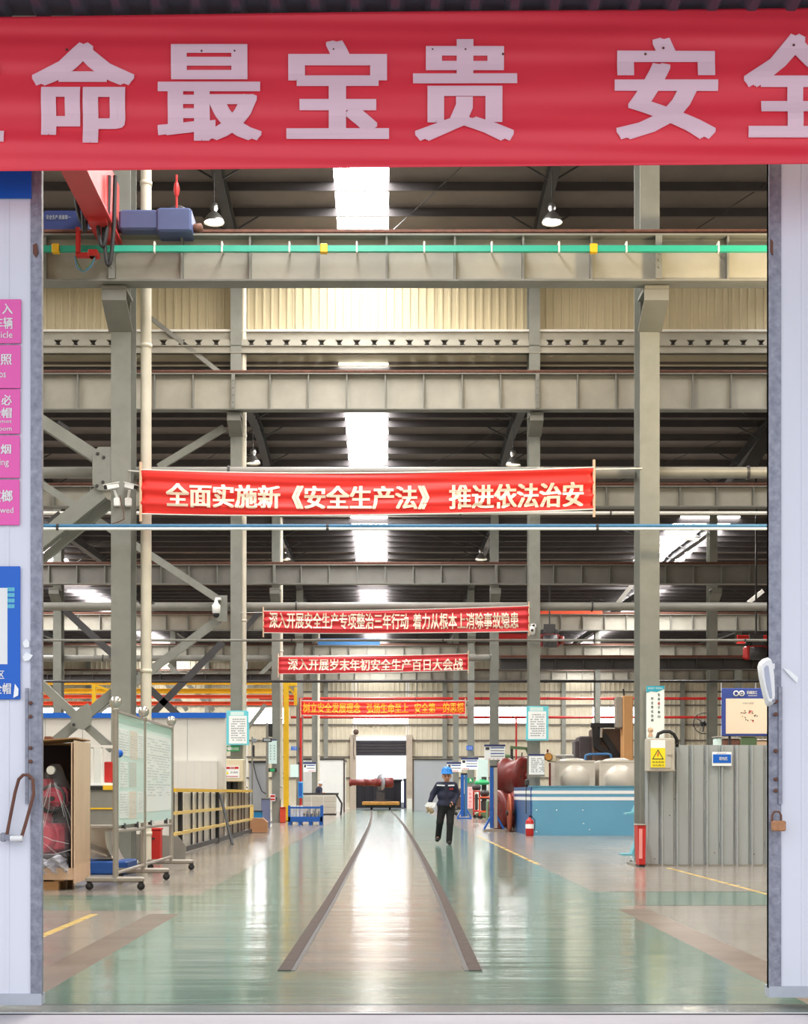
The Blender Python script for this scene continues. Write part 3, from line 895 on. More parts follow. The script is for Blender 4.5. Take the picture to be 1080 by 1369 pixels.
# strut pipes, cables
def hpipe(name, label, x0, x1, D, z, r, m, cat='pipe', gaps=()):
    t = tag(build(name, MB().tube([(x0, D, z), (x1, D, z)], r, 12), m), label, cat)
    for k in range(int((x1-x0)/4.2)):
        build('clip', MB().lathe([(r*1.25, -.02), (r*1.25, .02)], (x0+1.5+k*4.2, D, z), 'x', 10), M['dark'], t)
    return t
def strut(D, z, r, kmax, label, m='strut'):
    for k in range(-kmax, kmax, 2):
        x0, x1 = k*CX+.165, (k+2)*CX-.165
        where = 'over the aisle' if k == -1 else ('left of the aisle' if k < 0 else 'right of the aisle')
        if abs(k+1) > 3: where = 'far '+where
        hpipe('strut_pipe', label+', bay '+where, x0, x1, D, z, r, M[m])
strut(24.17, Z(632, 24.17), .09, 3, 'thick grey strut pipe between the nearest columns')
strut(42.42, Z(811, 42.42), .12, 3, 'grey strut pipe between the second columns')
strut(57.81, 6.35, .12, 5, 'grey strut pipe between the third columns')
hpipe('cable_tray', 'pale tray just under the bright red banner crossing the second columns', -12, 13, 41.85, Z(686, 41.85), .05, M['offw'], 'tray')
hpipe('cable_conduit', 'blue cable line crossing the hall in front of the nearest columns', -6.6, 7.2, 23.3, Z(703, 23.3), .026, M['cable'], 'cable')
hpipe('cable_conduit', 'white cable line just beneath the blue one across the nearest columns', -6.6, 7.2, 23.28, Z(707, 23.28), .022, M['white'], 'cable')
hpipe('cable_conduit', 'grey cable line crossing the second columns', -12.5, 13.2, 41.6, Z(856, 41.6), .035, M['strut'], 'cable')
hpipe('cable_conduit', 'dark cable line crossing the third columns', -16.4, 18, 56.9, Z(911, 56.9), .05, M['dark'], 'cable')
hr = [hpipe('handling_rail', 'upper thin red pipe before the far wall', -8, 24, 95, Z(934, 95), .09, M['red'])]
hr.append(hpipe('handling_rail', 'lower thin red pipe before the far wall', -6, 24, 95, Z(959, 95), .08, M['red']))
for h_, z_ in zip(hr, (Z(934, 95), Z(959, 95))):
    for xx in (-5.5, 2, 9.5, 17): build('drop_rod', MB().box(xx-.02, xx+.02, 95.11 if z_ < 7 else 94.98, 95.15 if z_ < 7 else 95.02, z_, 11.2), M['dark'], h_)
# red portal posts
for px_, a, b, D, lb in ((402, 935, 1042, 72.7, 'slim red post carrying the left end of the farthest banner'), (690, 960, 1085, 94.8, 'slim red post under the lower red pipe')):
    tp = tag(build('red_post', MB().tube([pt(px_, 1060+2300/D, D), pt(px_, a, D)], .06, 10), M['red']), lb, 'post')
    build('cap', MB().lathe([(.1, 0), (.1, .06)], pt(px_, a, D), n=10), M['red'], tp)

# coloured light crane beams on the left, far
def lbeam(label, px0, px1, py, D, h, m):
    x0, x1 = X(px0, D), X(px1, D); z = Z(py, D)
    o = tag(build('crane_beam', MB().box(x0, x1, D-.01, D+.01, z-h/2, z+h/2), m), label, 'beam')
    build('top_flange', MB().box(x0, x1, D-.1, D+.1, z+h/2, z+h/2+.02), m, o)
    build('bottom_flange', MB().box(x0, x1, D-.1, D+.1, z-h/2-.02, z-h/2), m, o)
    return o
lbeam('upper yellow crane beam across the left bays', 20, 385, 913, 64, .12, M['yellow'])
lbeam('lower yellow crane beam across the left bays', 20, 384, 924, 65, .17, M['yellow'])
lbeam('upper orange-red beam below the yellow ones', 10, 395, 931.5, 68, .12, M['orange'])
lbeam('lower orange-red beam below the yellow ones', 10, 395, 940.5, 69, .13, M['orange'])
D = 60
jp = thing('jib_crane', 'tall yellow jib crane post beside the third left column', 'crane', (X(383, D), D, 0))
build('post', MB().bbox(X(379, D), X(386, D), D-.1, D+.1, .02, Z(912, D), .02), M['yellow'], jp)
build('arm', MB().box(X(374, D), X(397, D), D-.08, D+.08, Z(917, D), Z(911, D)).beam(pt(385, 918, D), pt(396, 931, D), .06, .08), M['yellow'], jp)
build('hoist_bracket', MB().box(X(393, D), X(397, D), D-.06, D+.06, Z(943, D), Z(919, D)), M['yellow'], jp)
build('base_plate', MB().box(X(376, D), X(389, D), D-.2, D+.2, 0, .02), M['dark'], jp)
jp2 = thing('jib_crane', 'short yellow crane post between the two left beams, left of the nearest column', 'crane', (X(126, 62), 62, 0))
build('post', MB().box(X(123.5, 62), X(128, 62), 61.9, 62.1, 0, Z(915, 62)), M['yellow'], jp2)
build('brace', MB().beam(pt(126, 916, 62), pt(148, 924, 62), .08, .1), M['yellow'], jp2)

# braces
def brace(label, a, b, D, w, m='column', double=False):
    A, B = pt(a[0], a[1], D), pt(b[0], b[1], D)
    mb = MB().beam(A, B, .1, w, (0, 0, 1))
    o = build('diagonal_brace', mb, M[m]); o['kind'] = 'structure'; o['label'] = label
    d = (B-A).normalized(); n_ = Vector((-d.z, 0, d.x))
    if double:
        build('angle_leg', MB().beam(A+n_*w*.5+Vector((0, .12, 0)), B+n_*w*.5+Vector((0, .12, 0)), .1, .015), M[m], o)
        build('angle_leg', MB().beam(A-n_*w*.5+Vector((0, .12, 0)), B-n_*w*.5+Vector((0, .12, 0)), .1, .015), M[m], o)
        build('batten', MB().beam(A+(B-A)*.45-n_*w*.7, A+(B-A)*.6-n_*w*.7, .02, .05), M['dark'], o)
    return o
D = 23.82
brace('brace rising left from the gusset on the nearest left column', (134, 614), (30, 546), D, .19, double=True)
brace('heavy brace falling left from the gusset on the nearest left column', (136, 658), (30, 742), D, .24, double=True)
brace('inner brace falling left behind the heavy one', (150, 672), (40, 762), D+.35, .12)
brace('lower brace falling right to the foot of the nearest left column', (20, 882), (150, 1002), D, .13)
brace('lower brace rising right to the nearest left column', (20, 1036), (152, 926), D+.14, .15)
def gusset(label, poly, D, bolts=()):
    mb = MB().prism([(X(a, D), Z(b, D)) for a, b in poly], D-.03, D-.01)
    o = build('gusset_plate', mb, M['column']); o['kind'] = 'structure'; o['label'] = label
    for a, b in bolts:
        build('bolt', MB().lathe([(.022, 0), (.03, .02)], (X(a, D), D-.05, Z(b, D)), 'y', 6), M['dark'], o)
gusset('eight-sided gusset plate on the nearest left column', [(151, 656), (132, 656), (124, 648), (124, 606), (132, 598), (151, 598)], 23.75, [(131, 607), (139, 612), (138, 645), (130, 650)])
gusset('slanting gusset plate where the lower braces cross', [(95, 972), (112, 976), (122, 968), (124, 952), (118, 940), (104, 948), (95, 960)], 23.72, [(99, 969)])
gusset('gusset plate on the second left column', [(304, 831), (291, 831), (288, 826), (288, 802), (294, 796), (304, 796)], 42.0, [(293, 803)])
D = 42.1
brace('long brace falling right to the gusset of the second left column', (20, 624), (293, 802), D, .2)
brace('brace falling left from the gusset of the second left column', (293, 828), (60, 1002), D, .24)
brace('knee brace up to the corbel of the second left column', (212, 625), (300, 572), D, .2)
brace('thin rusty brace at the top between the left columns', (200, 424), (296, 500), D, .12, 'strut')
D = 57.5
brace('dark brace crossing behind the nearest left downpipe', (298, 858), (200, 958), D, .26, 'rafter')
brace('dark brace falling right behind the nearest left downpipe', (70, 800), (240, 958), D, .26, 'rafter')
brace('slim brace behind the cyan poster at left', (355, 942), (318, 990), D, .16)
brace('slim brace high between the second and third left columns', (320, 850), (362, 800), D, .2, 'rafter')
D = 73.2
brace('far brace at left under the pale girders', (190, 872), (250, 950), D, .2)
brace('second far brace at left under the pale girders', (225, 888), (286, 950), D, .2)
brace('far brace right of the second left column', (332, 918), (378, 872), D, .2)
D = 60
brace('pale roof strut above the pale girder at right', (848, 778), (826, 806), D, .16, 'offw')
brace('pale roof strut near the right gate leaf', (1020, 790), (1000, 806), D, .16, 'offw')
# big roof tie at right
brace('dark roof strut beside the right gate leaf', (1050, 545), (972, 672), 48, .42, 'rafter')

# ---- pendant lamps
def lamp(px, py, D, label, r=.26, cord=3.0, glow=None):
    c = pt(px, py, D)
    t = thing('pendant_lamp', label, 'lamp', c)
    build('cord', MB().tube([c+Vector((0, 0, .3)), c+Vector((0, 0, cord))], .012, 6), M['dark'], t)
    build('housing', MB().lathe([(.03, .34), (.09, .32), (.1, .2), (.07, .14), (.09, .1)], c, n=14), M['alu'], t)
    build('reflector', MB().lathe([(.08, .12), (r*.55, .06), (r*.85, -.04), (r, -.14), (r*.98, -.15), (r*.8, -.04), (r*.5, .05), (.06, .1)], c, n=18, cap=False), M['alu'], t)
    build('bulb', MB().sphere(c+Vector((0, 0, -.02)), .07), M['lamp'], t)
    if glow:
        l = bpy.data.lights.new('lamp_light', 'POINT'); l.energy = glow; l.color = (1, .86, .66); l.shadow_soft_size = .12
        o = bpy.data.objects.new('lamp_light', l); COL.objects.link(o); o.parent = t; o.location = (0, 0, -.12)
lamp(286, 290, 37, 'dim pendant lamp hanging left of the skylight, top of the picture', glow=420)
lamp(738, 290, 37, 'pendant lamp with a glittering shade under the dark rafter near the top', glow=520)
lamp(338, 614, 48, 'small pendant lamp right of the second left downpipe', .24, glow=83)
lamp(686, 616, 48, 'small glowing pendant lamp left of the second right column', .24, glow=133)
lamp(643, 744, 63, 'pendant lamp under the skylit roof, right of the centre', .26, 2.2, glow=116)
lamp(380, 744, 63, 'pendant lamp beside the third left column', .26, 2.2, glow=100)
lamp(104, 722, 63, 'pendant lamp over the far left bay', .26, 2.2, glow=100)
lamp(926, 716, 60, 'yellowish pendant lamp under the bright right skylight', .3, 2.0, glow=420)
lamp(614, 800, 80, 'tiny pendant lamp over the fifth span, right', .26, 1.6, glow=83)

# unseen warm point light added for the yellow glow on the nearest girder
for (x, y, z, e) in ((6.6, 20.4, 8.0, 800),):
    l = bpy.data.lights.new('warm_girder_fill', 'POINT'); l.energy = e; l.color = (1, .8, .5); l.shadow_soft_size = .3
    o = bpy.data.objects.new('warm_girder_fill', l); COL.objects.link(o); o.location = (x, y, z)

# ================================================================ GATE FITTINGS AND SIGNS
def plate(name, label, cat, x0, x1, z0, z1, y, m, th=.006, parent=None, lab=True):
    mb = MB().bbox(x0, x1, y, y+th, z0, z1, .002)
    o = build(name, mb, m, parent)
    if lab and parent is None: tag(o, label, cat)
    return o
D = DL-.012
px = lambda p: X(p, D)
zz = lambda p: Z(p, D)
sg = plate('door_sign', 'blue sign high on the left gate leaf, just under the banner', 'sign', px(-60), px(42), zz(265), zz(205), D, M['blue'])
pk = [(400, 459, [('入', 3, 17, 406, 420), ('车辆', -8, 17, 424, 440), ('No Vehicle', -38, 17, 443, 452)], 'topmost pink sign of the column on the left gate leaf, about vehicles'),
      (461, 519, [('拍照', -15, 16, 473, 488), ('No Photos', -36, 8, 495, 505)], 'second pink sign of the column, about photos'),
      (520, 580, [('必', 2, 16, 528, 542), ('安全帽', -28, 16, 545, 559), ('Safety Helmet', -40, 16, 561, 567), ('in workroom', -36, 16, 570, 576)], 'third pink sign of the column, about helmets'),
      (582, 639, [('禁止吸烟', -44, 15, 594, 607), ('No Smoking', -44, 12, 613, 625)], 'fourth pink sign of the column, about smoking'),
      (641, 702, [('槟榔', -14, 17, 655, 671), ('Not Allowed', -38, 18, 678, 686)], 'lowest pink sign of the column on the left gate leaf')]
for i, (a, b, tx, lb) in enumerate(pk):
    o = plate('door_sign', lb, 'sign', px(-60), px(28-i*.5), zz(b), zz(a), D, M['pink'])
    for t_, x0, x1, y0, y1 in tx:
        lettering(t_, px(x0), px(x1), zz(y1), zz(y0), D-.002, M['white'], o, .02 if ord(t_[0]) > 255 else .004)
bs = plate('door_sign', 'large blue sign with a white picture field on the left gate leaf', 'sign', px(-90), px(27), zz(935), zz(757), D, M['blue'])
build('picture_field', MB().box(px(-90), px(10), D-.002, D, zz(888), zz(786)), M['white'], bs)
lettering('生产区', px(-24), px(6), zz(908), zz(896), D-.003, M['white'], bs, .02)
lettering('请戴安全帽', px(-46), px(15), zz(928), zz(913), D-.003, M['white'], bs, .02)
st = MB()
for r_ in range(4):
    for c_ in range(5): st.add([(px(10+c_*2+a), D-.002, zz(785+r_*7.5+b)) for a, b in ((0, 0), (1.5, .8), (1.2, 6), (-.3, 5.2))], [(0, 1, 2, 3)])
build('emblem_stripes', st, M['cyan'], bs)
build('peeled_corner', MB().add([(px(18), D-.003, zz(933)), (px(25), D-.01, zz(930)), (px(25), D-.004, zz(921)), (px(20), D-.003, zz(914))], [(0, 1, 2, 3)]), M['paper'], bs)
# hasp rod, latch and strip on left leaf
fx = thing('gate_latch', 'long rusty hasp and latch hanging on the left gate leaf', 'latch', (px(24), D-.03, zz(1128)))
pts = [pt(8, 1122, D-.03), pt(20, 1060, D-.03), pt(25, 1042, D-.04), pt(31, 1036, D-.05), pt(38, 1036, D-.05), pt(44, 1042, D-.05), pt(45, 1062, D-.04), pt(36, 1095, D-.03), pt(28, 1122, D-.03)]
build('hasp_rod', MB().tube(pts, .009, 8), M['rust'], fx)
build('latch_bar', MB().beam(pt(6, 1119, D-.03), pt(30, 1122, D-.03), .03, .03).bbox(px(3), px(10), D-.05, D-.01, zz(1125), zz(1113), .006), M['galv'], fx)
build('latch_grip', MB().tube([pt(14, 1121, D-.05), pt(30, 1121, D-.05)], .016, 8), M['white'], fx)
gs = tag(build('guide_strip', MB().box(px(34), px(38), DL-.02, DL-.005, zz(1075), zz(920)), M['galv']), 'narrow bolted steel strip on the left gate leaf edge', 'strip')
for p_ in (940, 958, 1000, 1018, 1040): build('bolt', MB().lathe([(.008, 0), (.011, .008), (.011, .012)], (px(41), DL-.026, zz(p_)), 'y', 6), M['rust'], gs)
for p_, lb in ((860, 'upper small white paper scrap on the left leaf edge'), (878, 'lower small white paper scrap on the left leaf edge')):
    tag(build('paper_scrap', MB().prism([(px(30), zz(p_)), (px(33), zz(p_+6)), (px(39), zz(p_+5)), (px(44 if p_ > 870 else 39), zz(p_-2)), (px(35), zz(p_-6))], DL-.014, DL-.006), M['paper']), lb, 'paper')
for p_, lb in ((335, 'rust patch high on the left gate channel'),):
    tag(build('rust_patch', MB().prism([(px(44), zz(p_-8)), (px(49), zz(p_-10)), (px(51), zz(p_+2)), (px(48), zz(p_+9)), (px(44), zz(p_+4))], DL-.012, DL-.005), M['rust']), lb, 'patch')
# right leaf: white pull, padlock, scrap, strip
D = DR-.02; px = lambda p: X(p, D); zz = lambda p: Z(p, D)
hd = thing('door_pull', 'white oval pull handle on the edge of the right gate leaf', 'handle', (px(1019), D-.05, zz(945)))
def handle_body(poly, y0, y1, inset):
    c0 = (sum(a for a, b in poly)/len(poly), sum(b for a, b in poly)/len(poly)); n = len(poly); vs = []; fs = []
    for k, (y, f) in enumerate(((y1, 1), ((y0+y1)/2, 1), (y0, inset))):
        vs += [(px(c0[0]+(a-c0[0])*f), y, zz(c0[1]+(b-c0[1])*f)) for a, b in poly]
    for k in range(2): fs += [(k*n+i, k*n+(i+1) % n, k*n+n+(i+1) % n, k*n+n+i) for i in range(n)]
    return MB().add(vs, fs, True).add(vs[-n:], [tuple(range(n))]).add(vs[:n], [tuple(range(n-1, -1, -1))])
build('shell', handle_body([(1011, 892), (1013, 886), (1018, 881.5), (1023, 880), (1027, 882), (1029, 888), (1031, 905), (1032, 935), (1030, 942), (1026, 945), (1022, 943), (1018, 930), (1013, 908)], D-.08, D-.02, .86), M['white'], hd)
build('finger_recess', handle_body([(1016, 894), (1019, 890), (1022, 891), (1024, 905), (1027, 930), (1027, 936), (1024, 936), (1020, 922), (1017, 906)], D-.084, D-.07, .9), mat('recess_shade_grey', sr(176, 180, 196), .5), hd)  # flat grey insert painted as the shade of the finger hollow
build('screw', MB().lathe([(.006, 0), (.009, .006)], (px(1029), D-.088, zz(938)), 'y', 8), M['galv'], hd)
build('mounting_foot', MB().box(px(1026), px(1033), D-.04, D+.03, zz(940), zz(932)).box(px(1026), px(1033), D-.04, D+.03, zz(895), zz(888)), M['white'], hd).name = 'mounting_foot'
pl = thing('padlock', 'rusty brass padlock hanging on the right gate leaf edge', 'padlock', (px(1038), D-.03, zz(1111)))
build('body', MB().bbox(px(1029), px(1047), D-.06, D-.02, zz(1111), zz(1097), .006), mat('tarnished_brass', sr(190, 136, 96), .5, .3, .3, 30), pl)
build('shackle', MB().tube([pt(1032, 1098, D-.04), pt(1032, 1090, D-.04), pt(1035, 1085, D-.04), pt(1041, 1085, D-.04), pt(1044, 1090, D-.04), pt(1044, 1098, D-.04)], .006, 8), M['rust'], pl)
g2_ = tag(build('guide_strip', MB().box(px(1041), px(1046), DR-.016, DR-.004, zz(1075), zz(918)), M['galv']), 'narrow pinkish steel strip on the right gate leaf', 'strip')
for p_ in (938, 955, 1004, 1042, 1057): build('bolt', MB().lathe([(.008, 0), (.012, .008), (.012, .014)], (px(1037), DR-.03, zz(p_)), 'y', 6), M['rust'], g2_)
tag(build('paper_scrap', MB().prism([(px(1047), zz(893)), (px(1055), zz(895)), (px(1068), zz(906)), (px(1066), zz(913)), (px(1061), zz(908))], DR-.012, DR-.004), M['paper']), 'torn white tape scrap on the right gate leaf', 'paper')
tag(build('rust_patch', MB().prism([(px(1030), zz(318)), (px(1034), zz(322)), (px(1034), zz(340)), (px(1030), zz(336))], DR-.012, DR-.005), M['rust']), 'rust patch high on the right gate channel', 'patch')

# ================================================================ LEFT SIDE
# crate with wrapped machine
cx0, cx1, cy0, cy1 = -4.75, -3.67, 17.72, 18.62
ct = thing('machine_crate', 'open-fronted plywood crate on a pallet at the left, lined in dark', 'crate', ((cx0+cx1)/2, 18.1, 0))
zt = Z(990, cy0)
pal = build('pallet', MB().box(cx0, cx1-.03, cy0, cy1, .12, .2), M['plyd'], ct)
for y in (cy0, (cy0+cy1)/2-.05, cy1-.1): build('skid', MB().box(cx0+.05, cx1-.2, y, y+.1, 0, .1), M['plyd'], pal)
for i in range(3): build('runner', MB().box(cx0+.1+i*.36, cx0+.22+i*.36, cy0+.01, cy1-.01, .1, .12), M['plyd'], pal)
build('front_board', MB().box(cx0, cx1-.014, cy0-.02, cy0, .12, .26), M['ply'], pal)
build('side_panel', MB().box(cx1-.012, cx1, cy0-.04, cy1, .08, zt), M['ply'], ct)
build('side_panel', MB().box(cx0, cx0+.012, cy0, cy1, .2, zt), M['ply'], ct)
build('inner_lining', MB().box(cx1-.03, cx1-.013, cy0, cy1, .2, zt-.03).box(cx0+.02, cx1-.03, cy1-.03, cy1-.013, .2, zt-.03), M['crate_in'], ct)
build('back_panel', MB().box(cx0, cx1, cy1-.012, cy1, .2, zt), M['plyd'], ct)
build('roof_panel', MB().beam((cx0, (cy0+cy1)/2, zt-.04), (cx1, (cy0+cy1)/2, zt+.03), cy1-cy0, .014), M['plyd'], ct)
build('corner_batten', MB().box(cx1-.045, cx1-.031, cy0-.03, cy0+.02, .2, zt-.02), M['ply'], ct)
tag(build('timber_offcut', MB().bbox(X(60, 18), X(70, 18), 17.95, 18.08, zt+.0, zt+.06, .01), M['rust']), 'small reddish offcut lying on top of the crate', 'offcut')
mc = thing('crated_machine', 'dark red machine wrapped in clear plastic inside the crate', 'machine', (-4.08, 18.1, .2))
mcx = -4.05
build('base', MB().bbox(mcx-.42, mcx+.3, 17.8, 18.5, .2, .42, .03), M['dark'], mc)
build('gear_case', MB().bbox(mcx-.4, mcx+.2, 17.9, 18.45, .42, .78, .06).lathe([(.16, 0), (.22, .03), (.22, .1), (.1, .14), (.06, .3)], (mcx-.1, 17.85, .62), 'y', 18), mat('machine_crimson', sr(206, 40, 72), .35, 0, .1, 3), mc)
build('column', MB().tube([(mcx-.12, 18.15, .7), (mcx-.1, 18.15, 1.32)], .13, 14).bbox(mcx-.34, mcx+.22, 18.0, 18.4, .98, 1.22, .06), mat('machine_crimson', sr(206, 40, 72), .35, 0, .1, 3), mc)
build('hand_wheel', MB().lathe([(.14, -.02), (.17, -.02), (.17, .02), (.14, .02)], (mcx+.08, 17.82, 1.08), 'y', 18, cap=False).lathe([(.03, -.02), (.03, .03)], (mcx+.08, 17.82, 1.08), 'y', 10), M['dark'], mc)
build('motor', MB().lathe([(.1, -.3), (.13, -.28), (.13, .1), (.08, .14)], (mcx-.1, 18.1, 1.02), 'x', 16), M['maroon'], mc)
build('lamp_head', MB().lathe([(.02, .1), (.05, .06), (.055, 0), (.05, -.02)], (mcx+.06, 17.86, 1.42), 'y', 16), M['offw'], mc)
# plastic film, draped from the head to the base
fmb = MB(); n = 40; vs = []; fs = []
rr = random.Random(5)
ph = [rr.uniform(0, 6) for _ in range(6)]
for j in range(19):
    t = j/18; z = 1.5-1.26*t
    for i in range(n):
        a = 2*PI*i/n
        r = .05+.36*min(1, t*1.35)**.8+.03*t*math.sin(a*7+ph[0]+3*t)+.022*t*math.sin(a*13+ph[1]-5*t)+.012*math.sin(t*30+a*3)
        vs.append((mcx-.02+max(-.5, min(.3, r*1.05*math.cos(a)))+.07*(1-t), 18.12+.96*r*math.sin(a), z))
for j in range(18):
    for i in range(n):
        k = (i+1) % n; fs.append((j*n+i, j*n+k, j*n+n+k, j*n+n+i))
build('plastic_wrap', fmb.add(vs, fs, True), M['film'], mc)
for k, (a, b, c_) in enumerate((((68, 1046), (46, 1100), .02), ((68, 1046), (58, 1108), .015), ((72, 1046), (86, 1092), .018), ((74, 1046), (96, 1120), .012), ((66, 1048), (50, 1075), .012), ((44, 1112), (92, 1128), .02), ((50, 1120), (90, 1150), .016), ((46, 1142), (95, 1136), .02), ((46, 1165), (92, 1172), .03), ((60, 1088), (50, 1120), .014), ((84, 1070), (96, 1100), .012))):
    A, B = pt(*a, 17.74), pt(*b, 17.74); mid = (A+B)/2+Vector((.02, 0, -.03))
    build('wrap_fold', MB().tube([A, mid, B], c_*.22, 6), M['filmfold'], mc)
# crumpled film at the foot
vs = []; fs = []; nx_, ny_ = 26, 8
for j in range(ny_):
    for i in range(nx_):
        vs.append((cx0+.02+(cx1-.1-cx0)*i/(nx_-1), 17.72+.06*math.sin(i*1.7+j)-.02*j+rr.uniform(-.015, .015), .2+.028*j*1.0+.03*math.sin(i*.9)*j/7+rr.uniform(-.008, .008)))
for j in range(ny_-1):
    for i in range(nx_-1): a = j*nx_+i; fs.append((a, a+1, a+nx_+1, a+nx_))
build('crumpled_film', MB().add(vs, fs, False), mat('crumpled_film', sr(214, 214, 226), .2, alpha=.75), mc)

# mobile display stand
BX = -3.19; YS = [17.7, 19.75, 22.3]
bd = thing('display_stand', 'three-post steel display stand on casters holding glazed notice boards', 'stand', (BX, 20, 0))
for y in YS:
    p = build('post', MB().tube([(BX, y, .1), (BX, y, 2.17)], .035, 14), M['castg'], bd)
    build('ball_finial', MB().sphere((BX, y, 2.22), .075).lathe([(.03, -.1), (.05, -.08), (.03, -.06)], (BX, y, 2.22), n=12), M['steel'], p)
    f = build('foot', MB().bbox(BX-.36, BX+.34, y-.035, y+.035, .09, .16, .02), M['castg'], bd)
    for sx in (-.31, .3):
        c = build('caster', MB().lathe([(.02, -.018), (.045, -.014), (.045, .014), (.02, .018)], (BX+sx, y, .045), 'y', 14), M['black'], bd)
        build('caster_fork', MB().box(BX+sx-.02, BX+sx+.02, y-.026, y-.02, .04, .1).box(BX+sx-.02, BX+sx+.02, y+.02, y+.026, .04, .1).box(BX+sx-.03, BX+sx+.03, y-.026, y+.026, .085, .095), M['dark'], c)
for a, b in zip(YS, YS[1:]):
    build('cross_rail', MB().tube([(BX, a, .7), (BX, b, .68)], .024, 10), M['castg'], bd)
    build('cross_rail', MB().tube([(BX, a, .2), (BX, b, .2)], .02, 10), M['castg'], bd)
    for yy in (a+.5, b-.6): build('clip', MB().box(BX-.02, BX+.02, yy, yy+.1, .7, .78), M['dark'], bd)
for k, (a, b) in enumerate(zip(YS, YS[1:])):
    y0, y1 = a+.04, b-.04
    g_ = build('notice_board', MB().box(BX-.012, BX+.008, y0, y1, .76, 2.12), M['mint'], bd)
    build('board_glass', MB().box(BX+.02, BX+.024, y0, y1, .76, 2.12), M['glass'], bd)
    build('top_strip', MB().box(BX-.02, BX+.03, y0, y1, 2.1, 2.13), M['castg'], bd)
    if k == 0:
        ww = y1-y0
        for (u0, u1, v0, v1, mm) in ((.05, .42, .62, .86, 'paper'), (.46, .74, .60, .86, 'tan'), (.1, .36, .34, .57, 'paper'), (.42, .7, .34, .57, 'mach'), (.08, .4, .06, .3, 'mint'), (.42, .7, .05, .3, 'tan'), (.76, .97, .62, .85, 'paper'), (.76, .97, .1, .3, 'paper')):
            o = build('notice_sheet', MB().box(BX+.008, BX+.011, y0+ww*u0, y0+ww*u1, .76+1.36*v0, .76+1.36*v1), mat('faded_'+mm, tuple(.55+.45*c for c in M[mm].node_tree.nodes['Principled BSDF'].inputs[0].default_value[:3])+(1,), .5) if mm in ('tan', 'mach') else M['paper'], g_)
            scribble(y0+ww*u0+.03, y0+ww*u1-.03, .78+1.36*v0, .74+1.36*v1, BX+.011, 9, mat('faint_ink', sr(206, 210, 212), .6), g_, side='x', seed=int(u0*90+v0*50))
        build('blue_mark', MB().sphere((BX+.012, y0+.12, 1.62), .05, 1, 8, .8), M['blue'], g_)
    else:
        build('notice_sheet', MB().box(BX+.008, BX+.011, y0+.1, y1-.1, .9, 1.95), M['paper'], g_)
        scribble(y0+.2, y1-.2, 1.1, 1.9, BX+.011, 22, mat('faint_ink', sr(206, 210, 212), .6), g_, side='x', fill=.7, seed=4)
    build('board_heading', MB().box(BX+.008, BX+.012, y0, y1, 2.0, 2.1), M['cyan'] if False else mat('mint_heading', sr(176, 220, 210), .5), g_)

# steel trough, blue plinth, red bin behind the stand
D = 21.5
tg = thing('steel_trough', 'polished steel chute curling down behind the display stand', 'chute', (X(135, D), D, 0))
vs = []; fs = []
for i in range(13):
    a = PI/2*i/12
    x = X(148, D)+(.33)*(1-math.cos(a)); z = Z(1110, D)-.42*math.sin(a)*1.25
    for y in (D-.45, D+.35): vs += [(x, y, z), (x+.012, y, z-.012)]
for i in range(12):
    b = i*4; fs += [(b, b+4, b+6, b+2), (b+1, b+3, b+7, b+5), (b, b+1, b+5, b+4), (b+2, b+6, b+7, b+3)]
build('curved_sheet', MB().add(vs, fs, True), M['steel'], tg)
build('side_sheet', MB().box(X(112, D), X(150, D), D+.3, D+.32, .2, Z(1106, D)), M['steel'], tg)
build('top_lip', MB().box(X(112, D), X(154, D), D-.45, D+.33, Z(1106, D), Z(1103, D)), M['castg'], tg)
build('tray_floor', MB().beam((X(112, D), D-.1, .42), (X(152, D), D-.1, .26), .8, .02), M['steel'], tg)
bp_ = tag(build('blue_plinth', MB().bbox(X(112, D), X(178, D), D-.5, D+.35, 0, .19, .02), mat('deep_blue_plinth', sr(16, 70, 140), .5)), 'low blue steel plinth under the polished chute', 'plinth')
build('foot', MB().box(X(116, D), X(120, D), D-.52, D-.5, 0, .19), M['bluerack'], bp_)
D = 24.2
rbn = thing('fire_box', 'red fire equipment box standing behind the display stand', 'box', (X(206, D), D, 0))
build('body', MB().bbox(X(199, D), X(214, D), D, D+.25, .02, Z(1110, D), .012), M['red'], rbn)
build('lid', MB().bbox(X(198, D), X(215, D), D-.01, D+.26, Z(1110, D), Z(1107, D), .01), M['red'], rbn)
build('handle', MB().box(X(203, D), X(207, D), D-.02, D, Z(1122, D), Z(1120, D)), M['dark'], rbn)
sp = tag(build('steel_plate', MB().prism([(X(180, 25), 0.02), (X(247, 25), .02), (X(249, 25), .25), (X(238, 25), .42), (X(200, 25), .46), (X(180, 25), .46)], 25, 25.04), M['strut']), 'round-cornered grey steel plate leaning behind the red box', 'plate')
build('prop', MB().box(X(215, 25), X(219, 25), 25.04, 25.3, 0.0, .35), M['dark'], sp)

